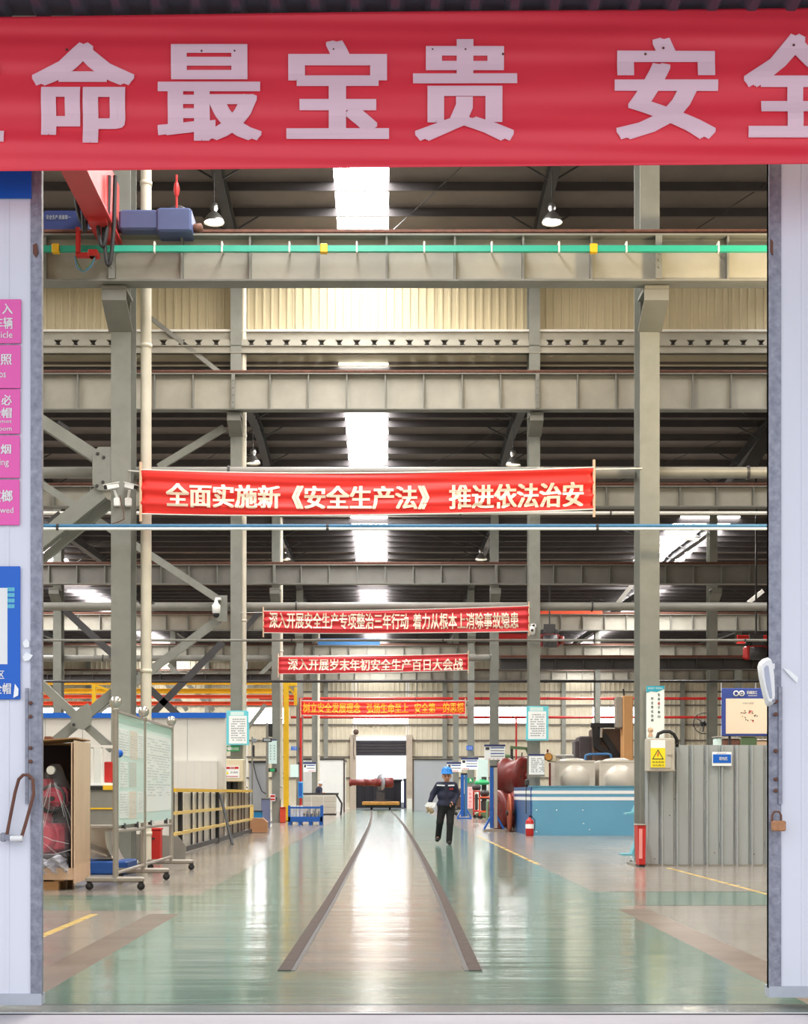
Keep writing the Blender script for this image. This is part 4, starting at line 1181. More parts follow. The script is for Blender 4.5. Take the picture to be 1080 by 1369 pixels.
# grey machine housing with yellow edges behind the crate
D = 23.2
hs = thing('test_bench_housing', 'grey cabin with a small window and yellow-black edge strips behind the crate', 'cabin', (X(125, D), D, 0))
build('lower_wall', MB().box(X(95, D), X(158, D), D, D+.06, 0, Z(1050, D)), M['strut'], hs)
build('yellow_strip', MB().box(X(138, D), X(156, D), D-.03, D, Z(1056, D), Z(1050, D)).box(X(118, D), X(156, D), D-.02, D, Z(1082, D), Z(1080, D)), M['yellow'], hs).name = 'edge_strip'
build('black_strip', MB().box(X(100, D), X(138, D), D-.03, D, Z(1056, D), Z(1051, D)), M['black'], hs)
build('shelf', MB().box(X(100, D), X(156, D), D, D+.5, Z(1050, D), Z(1047, D)), M['paper'], hs)
build('window_frame', MB().box(X(120, D), X(123, D), D+.1, D+.14, Z(1047, D), Z(999, D)).box(X(133, D), X(136, D), D+.1, D+.14, Z(1047, D), Z(999, D)).box(X(95, D), X(152, D), D+.1, D+.14, Z(1000, D), Z(996, D)), M['offw'], hs)
wp_ = build('window_pane', MB().box(X(123, D), X(133, D), D+.11, D+.116, Z(1047, D), Z(1000, D)), M['glass'], hs)
build('red_cabinet', MB().bbox(X(136, D), X(147, D), D+.2, D+.4, Z(1046, D), Z(1018, D), .01), M['red'], hs)
# booth wall with blue top
D = 36
sb = build('wall_booth', MB().box(X(20, D), X(302, D), D, D+.1, 0, Z(960, D)), M['offw']); sb['kind'] = 'structure'; sb['label'] = 'off-white booth wall with a blue top rail at the left'
build('blue_top_rail', MB().box(X(20, D), X(302, D), D-.08, D+.14, Z(960, D), Z(953, D)), M['blue'], sb)
for px_ in (60, 110, 160, 205, 250): build('panel_joint', MB().box(X(px_, D), X(px_, D)+.012, D-.006, D, 0, Z(961, D)), M['inkg'], sb)
build('end_post', MB().box(X(300, D), X(301.5, D), D-.04, D+.14, 0, Z(960, D)), M['offw'], sb)
build('pale_duct', MB().box(X(235, D), X(292, D), D-.35, D-.02, .9, Z(1018, D)), M['offw'], sb)
for i in range(5): build('duct_joint', MB().box(X(240+i*11, D), X(240.5+i*11, D), D-.352, D-.35, .9, Z(1018, D)), mat('faint_ink', sr(206, 210, 212), .6), sb)

# slatted steel fence with yellow rails running in depth
FX = -3.84; fy0, fy1 = 27.2, 42.9
fn = thing('slatted_fence', 'yellow-railed guard fence with black posts running along the left of the aisle', 'fence', (FX, 36, 0))
for z, w in ((1.2, .035), (.78, .03), (.4, .03)):
    build('rail', MB().box(FX-.02, FX+.035, fy0, fy1, z-w, z+w), M['yellow'] if z > 1 else mat('pale_yellow_rail', sr(222, 190, 110), .5), fn)
build('kick_rail', MB().box(FX-.02, FX+.02, fy0, fy1, .02, .12), M['dark'], fn)
for i, y in enumerate((27.25, 28.1, 29.8, 30.7, 31.7, 33.0, 34.3, 36.2, 37.0, 37.8, 39.2, 40.1, 40.9, 42.4)):
    wide = i in (1, 6)
    if wide: build('post', MB().box(FX-.05, FX+.03, y-.07, y+.07, 0, 1.22), M['black'], fn)
    else: build('slat', MB().box(FX-.03, FX+.0, y-.035, y+.035, .05, 1.18), M['dark'] if y < 36 else M['brown'], fn)
for i in range(10):
    y = fy0+.1+i*1.55
    build('sheet_panel', MB().box(FX-.06, FX-.045, y, y+1.4, .12, 1.15), M['offw'] if i < 5 else mat('grey_brown_sheet', sr(172, 160, 146), .5), fn)
build('leaning_bar', MB().beam((FX+.45, 33.2, .0), (FX+.05, 34.4, 1.1), .05, .05), M['black'], fn)

# second left column fittings
D = 41.6
def poster(label, x0, x1, y0, y1, D, field, parts=(), frame=None, hang=None, name='wall_poster', th=.02, col=None):
    o = thing(name, label, 'poster', ((X(x0, D)+X(x1, D))/2, D, Z(y1, D)))
    build('board', MB().bbox(X(x0, D), X(x1, D), D, D+th, Z(y1, D), Z(y0, D), .004), M[field] if isinstance(field, str) else field, o)
    for nm, a, b, c, d, m_ in parts:
        build(nm, MB().box(X(a, D), X(b, D), D-.006, D, Z(d, D), Z(c, D)), M[m_], o)
    return o
o = poster('cyan-framed notice poster on the second left column', 302.5, 333, 950, 996, D, 'cyan', [('sheet', 306, 330, 957, 994, 'paper'), ('heading_panel', 308, 326, 951.5, 956.5, 'mint')])
scribble(X(309, D), X(328, D), Z(991, D), Z(960, D), D-.008, 10, M['inkg'], o)
build('bracket', MB().box(-4.3, -4.0, D+.02, ROWS[1]-.001, Z(975, D), Z(972, D)), M['dark'], o)
o = poster('small green exit-type sign under the cyan poster at left', 303, 320, 997, 1004.5, 41.7, 'signgreen', name='green_sign')
build('arrow_disc', MB().lathe([(.06, 0), (.06, .01)], pt(306.5, 1000.5, 41.69), 'y', 12), M['white'], o); o['category'] = 'sign'
lettering('安全通道', X(309, 41.7), X(319, 41.7), Z(1003, 41.7), Z(999, 41.7), 41.69, M['white'], o, .0)
build('fixing_strip', MB().box(-4.3, -4.1, 41.72, ROWS[1]-.001, Z(1002, D), Z(1000, D)), M['dark'], o)
cb = thing('control_cabinet', 'beige control cabinet with a red-topped warning sign on the second left column', 'cabinet', (X(310, 41.4), 41.4, Z(1045, 41.4)))
build('body', MB().bbox(X(297, 41.4), X(325, 41.4), 41.4, ROWS[1]-.002, Z(1045, 41.4), Z(1015, 41.4), .02), M['cream'], cb)
ws = build('warning_sign', MB().box(X(300, 41.4), X(320, 41.4), 41.385, 41.4, Z(1040, 41.4), Z(1024, 41.4)), M['paper'], cb)
build('sign_heading', MB().box(X(300.5, 41.4), X(319, 41.4), 41.38, 41.385, Z(1028, 41.4), Z(1025, 41.4)), M['red'], ws)
lettering('危险', X(307, 41.4), X(314, 41.4), Z(1027.8, 41.4), Z(1025, 41.4), 41.377, M['white'], ws, 0)
lettering('当心触电', X(308, 41.4), X(318, 41.4), Z(1034, 41.4), Z(1031, 41.4), 41.38, M['ink'], ws, 0)
build('triangle', MB().prism([(X(302, 41.4), Z(1035, 41.4)), (X(306, 41.4), Z(1035, 41.4)), (X(304, 41.4), Z(1030.5, 41.4))], 41.378, 41.384), M['hazard'], ws)
build('red_rule', MB().box(X(301, 41.4), X(318, 41.4), 41.38, 41.385, Z(1038.5, 41.4), Z(1037.5, 41.4)), M['red'], ws)
build('cable_bundle', MB().tube([pt(306, 1045, 41.6), pt(306, 1058, 41.6), pt(301, 1060, 41.6)], .09, 8).tube([pt(314, 1045, 41.6), pt(314, 1062, 41.6)], .08, 8), M['black'], cb)
# cctv cameras
def cctv(label, p, D, s, m=1):
    c = pt(*p, D)
    t = thing('security_camera', label, 'camera', c)
    build('body', MB().beam(c+Vector((-s*.11, -.12, -.02)), c+Vector((s*.05, .0, .04)), .07, .07), M['white'], t)
    build('sun_hood', MB().beam(c+Vector((-s*.14, -.14, .015)), c+Vector((s*.06, .0, .085)), .09, .01), M['white'], t)
    build('lens', MB().beam(c+Vector((-s*.125, -.135, -.026)), c+Vector((-s*.11, -.12, -.02)), .055, .055), M['black'], t)
    build('arm', MB().beam(c+Vector((0, 0, -.04)), c+Vector((s*.03, .06, -.16)), .03, .03), M['white'], t)
    build('junction_box', MB().bbox(c.x-.05+s*.03, c.x+.05+s*.03, D+.03, D+.115, c.z-.28, c.z-.15, .01), M['white'], t)
    return t
cctv('left-facing white security camera of the pair on the nearest left column', (153, 652), 23.58, 1)
cctv('right-facing white security camera of the pair on the nearest left column', (173, 652), 23.58, -1)
tag(build('hanging_wire', MB().tube([pt(160, 662, 23.62), pt(162, 672, 23.6), pt(165, 684, 23.6), pt(166, 694, 23.62), pt(158, 698, 23.64), pt(150, 700, 23.66)], .008, 6), M['rust']), 'thin loose wire hanging below the camera pair', 'wire')
dc = thing('dome_camera', 'white dome camera on the gusset of the second left column', 'camera', pt(289, 818, 41.7))
c = pt(289, 814, 41.7)
build('housing', MB().lathe([(.05, -.16), (.11, -.1), (.12, .1), (.06, .16), (.03, .3)], c, n=14), M['white'], dc)
build('dome', MB().sphere(c+Vector((0, 0, -.16)), .09), M['black'], dc)
build('arm', MB().box(c.x-.03, c.x+.12, 41.7, 42.0, c.z+.26, c.z+.32), M['white'], dc)
dc = thing('dome_camera', 'small camera on the second right column beside the deep red banner', 'camera', pt(711, 846, 41.8))
c = pt(711, 843, 41.8)
build('housing', MB().lathe([(.04, -.12), (.09, -.08), (.09, .08), (.04, .12)], c, n=12), M['white'], dc)
build('lens', MB().sphere(c+Vector((0, -.08, 0)), .04), M['black'], dc)
build('arm', MB().beam(c+Vector((0, 0, .1)), c+Vector((.12, .1, .2)), .03, .05), M['black'], dc)
build('wall_mount', MB().box(c.x-.02, c.x+.12, 41.85, 41.995, c.z+.1, c.z+.2), M['white'], dc)

# cardboard box, bins and bits by the third column
D = 43.2
cbx = thing('cardboard_box', 'plain brown cardboard box with folded corner on the floor at the fence end', 'box', (X(345, D), D, 0))
build('carton', MB().prism([(X(333, D), 0.0), (X(357, D), 0), (X(357, D), .3), (X(351, D), .42), (X(336, D), .42), (X(333, D), .36)], D, D+.5), M['card'], cbx)
build('flap', MB().beam((X(333, D), D-.1, .02), (X(356, D), D-.1, .02), .3, .01), M['card'], cbx)
D = 49
bn = thing('blue_bin', 'small blue bin behind the cardboard box', 'bin', (X(344, D), D, 0))
build('body', MB().bbox(X(339, D), X(350, D), D, D+.3, 0, .55, .02), mat('teal_blue_plastic', sr(20, 120, 170), .4), bn)
build('rim', MB().bbox(X(338.5, D), X(350.5, D), D-.02, D+.32, .53, .57, .01), M['black'], bn)
pc = tag(build('grey_cabinet', MB().bbox(X(349, 50), X(360, 50), 50, 50.5, 0, .95, .02), mat('steel_blue_cover', sr(112, 118, 150), .5)), 'waist-high blue-grey cabinet left of the third left column', 'cabinet')
build('lid', MB().bbox(X(348.5, 50), X(360.5, 50), 49.97, 50.53, .95, .99, .01), M['strut'], pc)
tag(build('bollard', MB().lathe([(.06, 0), (.06, .75), (.04, .8)], (X(336, 44.5), 44.6, 0), n=12), mat('pale_yellow_rail', sr(222, 190, 110), .5)), 'short pale yellow post at the end of the fence', 'post')
# tool hoist, screen on left of third column
D = 56
sc = thing('hanging_monitor', 'black monitor on a ceiling pole left of the third left column', 'monitor', (X(356, D), D, Z(990, D)))
build('screen', MB().bbox(X(351, D), X(363, D), D, D+.1, Z(992, D), Z(986.5, D), .01), M['black'], sc)
build('display', MB().box(X(352.5, D), X(361.5, D), D-.006, D, Z(991, D), Z(987.5, D)), M['inkg'], sc)
build('pole', MB().tube([(X(357, D), D+.05, 0), (X(357, D), D+.05, Z(966, D))], .05, 8), M['strut'], sc)
build('speaker_box', MB().bbox(X(359, D), X(364, D), D, D+.2, Z(985, D), Z(967, D), .02), M['black'], sc)
D = 60
gp = build('wall_partition', MB().box(X(333, D), X(358, D), D, D+.08, 0, Z(1020, D)), mat('pale_blue_grey_panel', sr(170, 174, 180), .5)); gp['kind'] = 'structure'; gp['label'] = 'blue-grey partition left of the third left column'
build('cap', MB().box(X(332, D), X(359, D), D-.04, D+.1, Z(1020, D), Z(1017, D)), M['dark'], gp)
build('drooping_cable', MB().tube([pt(338, 1018, 59.9), pt(343, 1040, 59.9), pt(350, 1058, 59.9), pt(357, 1062, 59.9)], .02, 6), M['dark'], gp)
bt = thing('wall_fan', 'small grey fan and lamp bracket left of the hanging monitor', 'fan', pt(340, 990, 58))
build('guard', MB().lathe([(.08, -.03), (.1, 0), (.08, .03)], pt(340, 990, 58), 'y', 16), M['inkg'], bt)
build('motor', MB().bbox(X(337, 58.1), X(340, 58.1), 58.05, 58.3, Z(1012, 58), Z(996, 58), .02), M['dark'], bt)
build('wall_bar', MB().box(X(336, 58), X(338, 58), 58.05, 58.1, 0, Z(985, 58)), M['strut'], bt)
# third column left: sign, no-smoking, red guard
D = 57.1
o = poster('tall pale mint notice on the third left column', 358.5, 370, 990, 1021, D, 'mint', [('cap', 358.5, 370, 988.5, 990, 'navy')])
for x_ in (361, 366): 
    for i in range(6): build('character', MB().box(X(x_, D), X(x_+1.4, D), D-.006, D-.001, Z(996+i*3.6+1.6, D), Z(996+i*3.6, D)), M['inkg'], o)
build('hook', MB().box(-4.25, -4.15, D+.02, ROWS[2]-.001, Z(992, D), Z(990, D)), M['dark'], o)
o = poster('green arrow sign below the mint notice on the third left column', 358.5, 370, 1027, 1032, D, 'dark', [('green_field', 361, 367, 1027.5, 1031.5, 'signgreen')], name='green_sign'); o['category'] = 'sign'
build('hook', MB().box(-4.25, -4.15, D+.02, ROWS[2]-.001, Z(1030, D), Z(1028, D)), M['dark'], o)
o = poster('small red and white prohibition sign low on the third left column', 361, 368, 1062, 1071, D, 'paper', [('red_band', 361.5, 367.5, 1063, 1066, 'red'), ('red_band', 361.5, 367.5, 1067.5, 1070, 'red')], name='prohibition_sign'); o['category'] = 'sign'
build('hook', MB().box(-4.25, -4.15, D+.02, ROWS[2]-.001, Z(1068, D), Z(1066, D)), M['dark'], o)
rg = tag(build('pipe_guard', MB().bbox(X(374.3, D), X(381.5, D), 57.0, 57.4, 0, Z(1080, D), .03), mat('orange_red_guard', sr(214, 70, 40), .5, 0, .1, 5)), 'orange-red guard box round the foot of the third left downpipe', 'guard')
build('top_plate', MB().bbox(X(374, D), X(382, D), 56.97, 57.43, Z(1080, D), Z(1079, D), .01), M['red'], rg)

# blue parts rack
D = 53.2
rk = thing('parts_rack', 'blue steel stillage full of silver rods on the floor left of the aisle', 'rack', (X(408, D), D, 0))
x0, x1 = X(385, D), X(431, D)
for x in (x0, x1-.08):
    for y in (D, D+.8): build('post', MB().box(x, x+.08, y, y+.08, 0, Z(1077, D)), M['bluerack'], rk)
build('base_tray', MB().box(x0, x1, D, D+.88, .12, .3), M['bluerack'], rk)
for i in range(4): build('foot', MB().box(x0+i*(x1-x0-.12)/3, x0+i*(x1-x0-.12)/3+.12, D+.02, D+.8, 0, .12), M['bluerack'], rk)
for y in (D+.01, D+.81): build('top_rail', MB().box(x0, x1, y, y+.05, Z(1081, D), Z(1078.5, D)), M['bluerack'], rk)
for y, nm in ((D+.85, 'mesh_back'),):
    for i in range(12): build('mesh_bar', MB().box(x0+.08+i*.095, x0+.09+i*.095, y, y+.01, .3, Z(1081, D)), M['bluerack'], rk)
for i in range(4):
    x = X(388.5+i*4.8, D)
    tag(build('silver_tube', MB().lathe([(.05, 0), (.055, .02), (.055, .36), (.05, .4)], (x, D+.16, .3), n=12), M['white']), ['leftmost', 'second', 'third', 'rightmost'][i]+' upright pale tube in the blue rack', 'tube', 'upright tubes in the blue rack')
for i in range(8):
    x = X(408+i*2.6, D); a = rr.uniform(-.3, .3)
    tag(build('silver_fitting', MB().tube([(x, D+.2+.05*(i % 2), .3), (x+a*.15, D+.2, .42+.1*(i % 3))], .035, 8), M['steel']), 'small silver fitting in the right half of the blue rack', 'fitting', 'fittings in the blue rack')

# column boards (white signs on columns far left/right), built by one routine
def hanging_board(label, x0, x1, y0, y1, D, rows=3, stem=None, floor_=False):
    o = thing('sign_board', label, 'sign', ((X(x0, D)+X(x1, D))/2, D, 0 if floor_ else Z(y1, D)))
    build('panel', MB().bbox(X(x0, D), X(x1, D), D, D+.04, Z(y1, D), Z(y0, D), .006), M['paper'], o)
    build('header', MB().box(X(x0-.4, D), X(x1+.4, D), D-.02, D+.06, Z(y0+1.8, D), Z(y0-.6, D)), M['navy'], o)
    build('picture', MB().box(X(x0+1.5, D), X(x0+(x1-x0)*.24, D), D-.008, D, Z(y0+6.5, D), Z(y0+3, D)), M['dark'], o)
    for i in range(rows):
        yy = y0+3.2+i*(y1-y0-5)/rows
        build('text_line', MB().box(X(x0+(x1-x0)*.3, D), X(x1-1.2, D), D-.006, D-.001, Z(yy+1.3, D), Z(yy, D)), M['inkb'] if i % 2 == 0 else M['inkg'], o)
    scribble(X(x0+1, D), X(x1-1, D), Z(y1-.3, D), Z(y1-2.2, D), D-.006, 1, M['inkr'], o, fill=.6, seed=int(x0))
    return o
hanging_board('white board with navy header left of the white cabin, behind the red post', 405, 422, 1019.5, 1032, 87.9, 2)
o = poster('blank pale mint board on the fourth left column', 388, 399, 1022, 1039, 72.6, 'mint', name='mint_board'); o['category'] = 'board'
build('hook', MB().box(-4.25, -4.15, 72.62, 72.999, Z(1023, D)+.4, Z(1023, D)+.5), M['dark'], o)
o = poster('tiny blue sign on the fourth left column', 389, 397, 998, 1003, 72.6, 'blue', name='blue_sign'); o['category'] = 'sign'
lettering('二工区', X(390, 72.6), X(396, 72.6), Z(1002, 72.6), Z(999, 72.6), 72.59, M['white'], o, 0)
build('hook', MB().box(-4.2, -4.1, 72.62, 72.999, Z(1001, 72.6), Z(1000, 72.6)), M['dark'], o)
bb_ = tag(build('blue_box', MB().bbox(X(398, 72), X(404.5, 72), 72.2, 72.5, Z(1067, 72), Z(1045, 72), .03), mat('sky_blue_box', sr(64, 150, 206), .4)), 'sky-blue control box at the foot of the slim red post', 'box')
build('front_face', MB().box(X(399, 72), X(403.5, 72), 72.18, 72.2, Z(1065, 72), Z(1047, 72)), M['bluerack'], bb_)
build('bracket', MB().box(X(401.5, 72.4), X(402.5, 72.4), 72.5, 72.64, Z(1060, 72), Z(1050, 72)), M['dark'], bb_)

# white cabin far left, with workbench cupboards and a man at them
D = 90
cbn = thing('site_cabin', 'white cabin with a flat top beside the far doorway, left', 'cabin', (X(435, D), D, 0))
build('front_wall', MB().box(X(399, D), X(459, D), D, D+.06, 0, Z(1016, D)), M['white'], cbn)
build('side_wall', MB().box(X(459, D)-.06, X(459, D), D+.06, D+6, 0, Z(1016, D)), M['white'], cbn)
build('roof_edge', MB().box(X(399, D)-.05, X(459, D)+.05, D-.05, D+6, Z(1016, D), Z(1014, D)), M['dark'], cbn)
build('corner_post', MB().box(X(459, D), X(461, D), D-.04, D+.1, 0, Z(1016, D)), M['brown'], cbn)
D = 77
wb_ = thing('workbench', 'pale cupboard bench with dark top the seated man leans on', 'bench', (X(428, D), D, 0))
x0, x1 = X(400, D), X(449, D)
build('carcass', MB().box(x0, x1, D+.03, D+.7, .08, Z(1062.5, D)), M['offw'], wb_)
build('worktop', MB().bbox(x0-.05, x1+.12, D, D+.75, Z(1062.5, D), Z(1060, D), .01), M['dark'], wb_)
for i in range(3):
    for j in range(3):
        a, b = x0+i*(x1-x0)/3, x0+(i+1)*(x1-x0)/3; c, d = .1+j*.3, .38+j*.3
        build('drawer_front', MB().bbox(a+.02, b-.02, D+.01, D+.03, c, d, .005), M['box'], wb_)
build('plinth', MB().box(x0, x1, D+.06, D+.7, 0, .08), M['dark'], wb_)
build('end_frame', MB().tube([(x1+.02, D+.1, Z(1062, D)), (x1+.3, D+.1, .6), (x1+.25, D+.1, .0)], .05, 8), M['dark'], wb_)

# ================================================================ RIGHT SIDE
# partition of corrugated sheet on the right
D = 23.62
x0, x1 = X(862, D)+.0, X(1062, D)
ptn = thing('sheet_partition', 'grey corrugated steel partition standing right of the nearest right column', 'partition', ((x0+x1)/2, D, 0))
px0 = X(888, D)
ribs = 10; w = (x1-x0)/ribs
for i in range(ribs):
    a = x0+i*w; ztop = Z(1029, D) if i == 0 else Z(996, D)
    build('steel_sheet', MB().add([(a+.002, D+.03, 0), (a+.014, D+.03, 0), (a+.02, D-.045, 0), (a+.042, D-.045, 0), (a+.06, D, 0), (a+w-.05, D, 0), (a+w-.02, D+.004, 0), (a+w-.002, D+.03, 0),
                              (a+.002, D+.03, ztop), (a+.014, D+.03, ztop), (a+.02, D-.045, ztop), (a+.042, D-.045, ztop), (a+.06, D, ztop), (a+w-.05, D, ztop), (a+w-.02, D+.004, ztop), (a+w-.002, D+.03, ztop)],
                             [(j, j+1, j+9, j+8) for j in range(7)]), M['corr'], ptn)
build('back_rail', MB().box(X(890, D), x1, D+.035, D+.06, 1.6, 1.66).box(X(890, D), x1, D+.035, D+.06, .3, .36), M['strut'], ptn)
build('floor_track', MB().box(x0, x1, D-.04, D+.05, 0, .02), M['strut'], ptn)
for k, (px_, py_) in enumerate(((902, 1068), (955, 1140), (1008, 1142), (895, 1090), (875, 1148))):
    build('screw', MB().lathe([(.006, 0), (.01, .006)], (X(px_, D), D-.012, Z(py_, D)), 'y', 6), M['rust'], ptn)
nb = poster('small bright blue nameplate on the grey partition', 952, 978, 1005.5, 1024, D-.066, 'paper', [('blue_field', 953, 977, 1008.5, 1020, 'blue')], name='nameplate', th=.012); nb['category'] = 'sign'
lettering('配电区', X(960, D), X(971, D), Z(1016.5, D), Z(1012, D), D-.076, M['white'], nb, .01)
scribble(X(955, D), X(970, D), Z(1008, D), Z(1006.3, D), D-.068, 1, M['inkg'], nb)
# electric box
D = 23.28
eb_ = thing('electric_box', 'beige electric box with a yellow lightning warning on the nearest right column', 'box', (X(883, D), D, Z(1031, D)))
build('body', MB().bbox(X(866, D), X(902, D), D, D+.3, Z(1030, D), Z(987, D), .01), M['box'], eb_)
build('door_leaf', MB().bbox(X(869, D), X(897, D), D-.012, D, Z(1027, D), Z(989, D), .006), M['box'], eb_)
build('drip_edge', MB().bbox(X(865, D), X(903, D), D-.03, D+.3, Z(1031.5, D), Z(1029.5, D), .006), M['castg'], eb_)
build('latch', MB().box(X(892, D), X(899, D), D-.022, D-.012, Z(1010, D), Z(1008.6, D)), M['castg'], eb_)
wsn = build('warning_sign', MB().box(X(869.5, D), X(889, D), D-.016, D-.012, Z(1026, D), Z(1000, D)), M['hazard'], eb_)
build('upper_label', MB().box(X(869.5, D), X(889, D), D-.016, D-.012, Z(1000, D), Z(989.5, D)), M['paper'], eb_)
def tri(cx, cy, s): return [(X(cx-s, D), Z(cy+s*.8, D)), (X(cx+s, D), Z(cy+s*.8, D)), (X(cx, D), Z(cy-s*.9, D))]
build('warning_triangle', MB().prism(tri(879.2, 1009, 8), D-.018, D-.016), M['ink'], wsn)
build('triangle_field', MB().prism(tri(879.2, 1009.4, 6), D-.02, D-.018), M['hazard'], wsn)
build('lightning_bolt', MB().prism([(X(a, D), Z(b, D)) for a, b in ((879.5, 1005), (877.4, 1010), (879, 1010), (877.8, 1013.5), (881.2, 1008.6), (879.6, 1008.6), (880.8, 1005))], D-.022, D-.02), M['orange'], wsn)
lettering('有电危险', X(871.5, D), X(887.5, D), Z(1020.3, D), Z(1017.5, D), D-.018, M['ink'], wsn, .0)
lettering('请勿靠近', X(871.5, D), X(887.5, D), Z(1024.6, D), Z(1021.8, D), D-.018, M['ink'], wsn, .0)
cdp = tag(build('cable_conduit', MB().tube([pt(878, 988, D+.12), pt(880, 981, D+.12), pt(887, 978, D+.12), pt(895, 978, D+.12), pt(901, 982, D+.14), pt(905, 990, D+.16), pt(905, 998, D+.2)], .028, 10), M['black']), 'black bent conduit arching over the electric box', 'conduit')
build('end_clamp', MB().lathe([(.035, -.02), (.035, .02)], pt(905, 993, D+.18), n=10), M['dark'], cdp)
# teal headed poster on the column
D = 23.64
o = poster('tall white poster with a teal wave header on the nearest right column', 864, 888, 917, 987, D, mat('pale_poster', sr(232, 242, 240), .4), th=.02)
build('header', MB().prism([(X(864, D), Z(917, D)), (X(888, D), Z(917, D)), (X(888, D), Z(921, D)), (X(878, D), Z(925, D)), (X(870, D), Z(924, D)), (X(864, D), Z(926, D))], D-.006, D-.001), mat('teal_header', sr(40, 160, 186), .4), o)
lettering('安全生产 责任到人', X(866, D), X(886, D), Z(921.5, D), Z(918.8, D), D-.008, M['white'], o, 0)
for col_, x_ in (('生命重于泰山', 879), ('安全责任在肩', 870)):
    for i, ch in enumerate(col_):
        y_ = (927 if x_ > 875 else 932)+i*5.8
        lettering(ch, X(x_, D), X(x_+3.4, D), Z(y_+3.6, D), Z(y_, D), D-.004, M['inkr'] if i == 2 and x_ > 875 else M['ink'], o, .02)
build('little_figure', MB().lathe([(.001, 0), (.045, .002), (.045, .004)], pt(869.5, 976, D-.004), 'y', 14).prism([(X(866, D), Z(985, D)), (X(873, D), Z(985, D)), (X(871.5, D), Z(979, D)), (X(867.5, D), Z(979, D))], D-.006, D-.003), M['ply'], o)
# red fire bin in front of the column, and teal stand behind
D = 23.75
fb = thing('fire_bin', 'slim red and white printed fire box at the foot of the nearest right column', 'bin', (X(856, D), D-.35, 0))
xa, xb2 = 3.97, 4.08
build('body', MB().add([(X(854.5, 23.18), 23.18, .03), (X(862.5, 23.18), 23.18, .03), (X(863.5, 23.18), 23.18, Z(1103, 23.18)), (X(852, 23.18), 23.18, Z(1103, 23.18)),
                        (X(854.5, 23.18), 23.5, .03), (X(862.5, 23.18), 23.5, .03), (X(863.5, 23.18), 23.5, Z(1103, 23.18)), (X(852, 23.18), 23.5, Z(1103, 23.18))],
                       [(0, 1, 2, 3), (7, 6, 5, 4), (0, 4, 5, 1), (1, 5, 6, 2), (2, 6, 7, 3), (3, 7, 4, 0)]), M['red'], fb)
build('rim', MB().bbox(X(851.5, 23.18), X(864, 23.18), 23.16, 23.52, Z(1103.5, 23.18), Z(1102, 23.18), .006), M['castg'], fb)
build('front_label', MB().box(X(854, 23.18), X(858.5, 23.18), 23.172, 23.178, Z(1148, 23.18), Z(1108, 23.18)), mat('faded_pink_label', sr(226, 150, 146), .5), fb)
build('base_cap', MB().box(X(854.5, 23.18), X(862, 23.18), 23.18, 23.48, 0, .04), M['black'], fb)
D = 27.5
ts = thing('teal_stand', 'teal metal machine stand left of the nearest right column', 'stand', (X(853, D), D, 0))
build('top', MB().prism([(X(838, D), Z(1089, D)), (X(866, D), Z(1089, D)), (X(866, D), Z(1060, D)), (X(857, D), Z(1066, D)), (X(848, D), Z(1086, D)), (X(838, D), Z(1087, D))], D, D+.4), mat('teal_enamel', sr(104, 176, 190), .4), ts)
build('leg', MB().prism([(X(845, D), .03), (X(866, D), .03), (X(866, D), Z(1089, D)), (X(852, D), Z(1089, D)), (X(851, D), Z(1125, D))], D+.05, D+.35), MATS['teal_enamel'], ts)
build('foot', MB().box(X(832, D), X(866, D), D, D+.4, 0, .03), MATS['teal_enamel'], ts)

# notice board behind the partition
D = 24.6
nbd = thing('notice_board', 'blue-framed notice board with ring logo above the grey partition', 'board', (X(1002, D), D, 0))
x0, x1, z0, z1 = X(965, D), X(1046, D), Z(984, D), Z(920, D)
build('frame', MB().bbox(x0, x1, D, D+.05, z0, z1, .01), mat('royal_blue_board', sr(56, 78, 160), .4), nbd)
fld = build('field', MB().bbox(X(970, D), X(1042, D), D-.008, D, Z(981, D), Z(934, D), .004), mat('cream_paper', sr(248, 228, 206), .5), nbd)
for cx_ in (984, 991.5): build('logo_ring', MB().lathe([(.03, 0), (.048, 0), (.048, .01), (.03, .01)], pt(cx_, 927, D-.012), 'y', 20, cap=False), M['white'], nbd)
build('logo_ring', MB().lathe([(.001, 0), (.012, 0), (.012, .01)], pt(991.5, 927, D-.012), 'y', 12), M['white'], nbd)
lettering('机械加工', X(998, D), X(1012, D), Z(928, D), Z(923.5, D), D-.008, M['white'], nbd, .02)
scribble(X(999, D), X(1012, D), Z(931, D), Z(929, D), D-.003, 1, M['white'], nbd)
lettering('平面布置图', X(992, D), X(1007, D), Z(941.5, D), Z(939, D), D-.01, M['inkg'], nbd, 0)
mk = random.Random(3)
for i in range(26):
    cx_, cy_ = 986+mk.random()*28, 950+mk.random()*14
    if abs((cx_-1000)/16)+abs((cy_-957)/10) < 1.1:
        build('plan_mark', MB().beam(pt(cx_, cy_, D-.012), pt(cx_+mk.uniform(-3, 3), cy_+mk.uniform(-2, 2), D-.012), .002, .012), M[['ink', 'inkr', 'rust', 'ink'][i % 4]], nbd)
for px_ in (975, 1036): build('support_post', MB().box(X(px_, D), X(px_+3, D), D+.05, D+.09, 0, z1-.05), M['dark'], nbd)

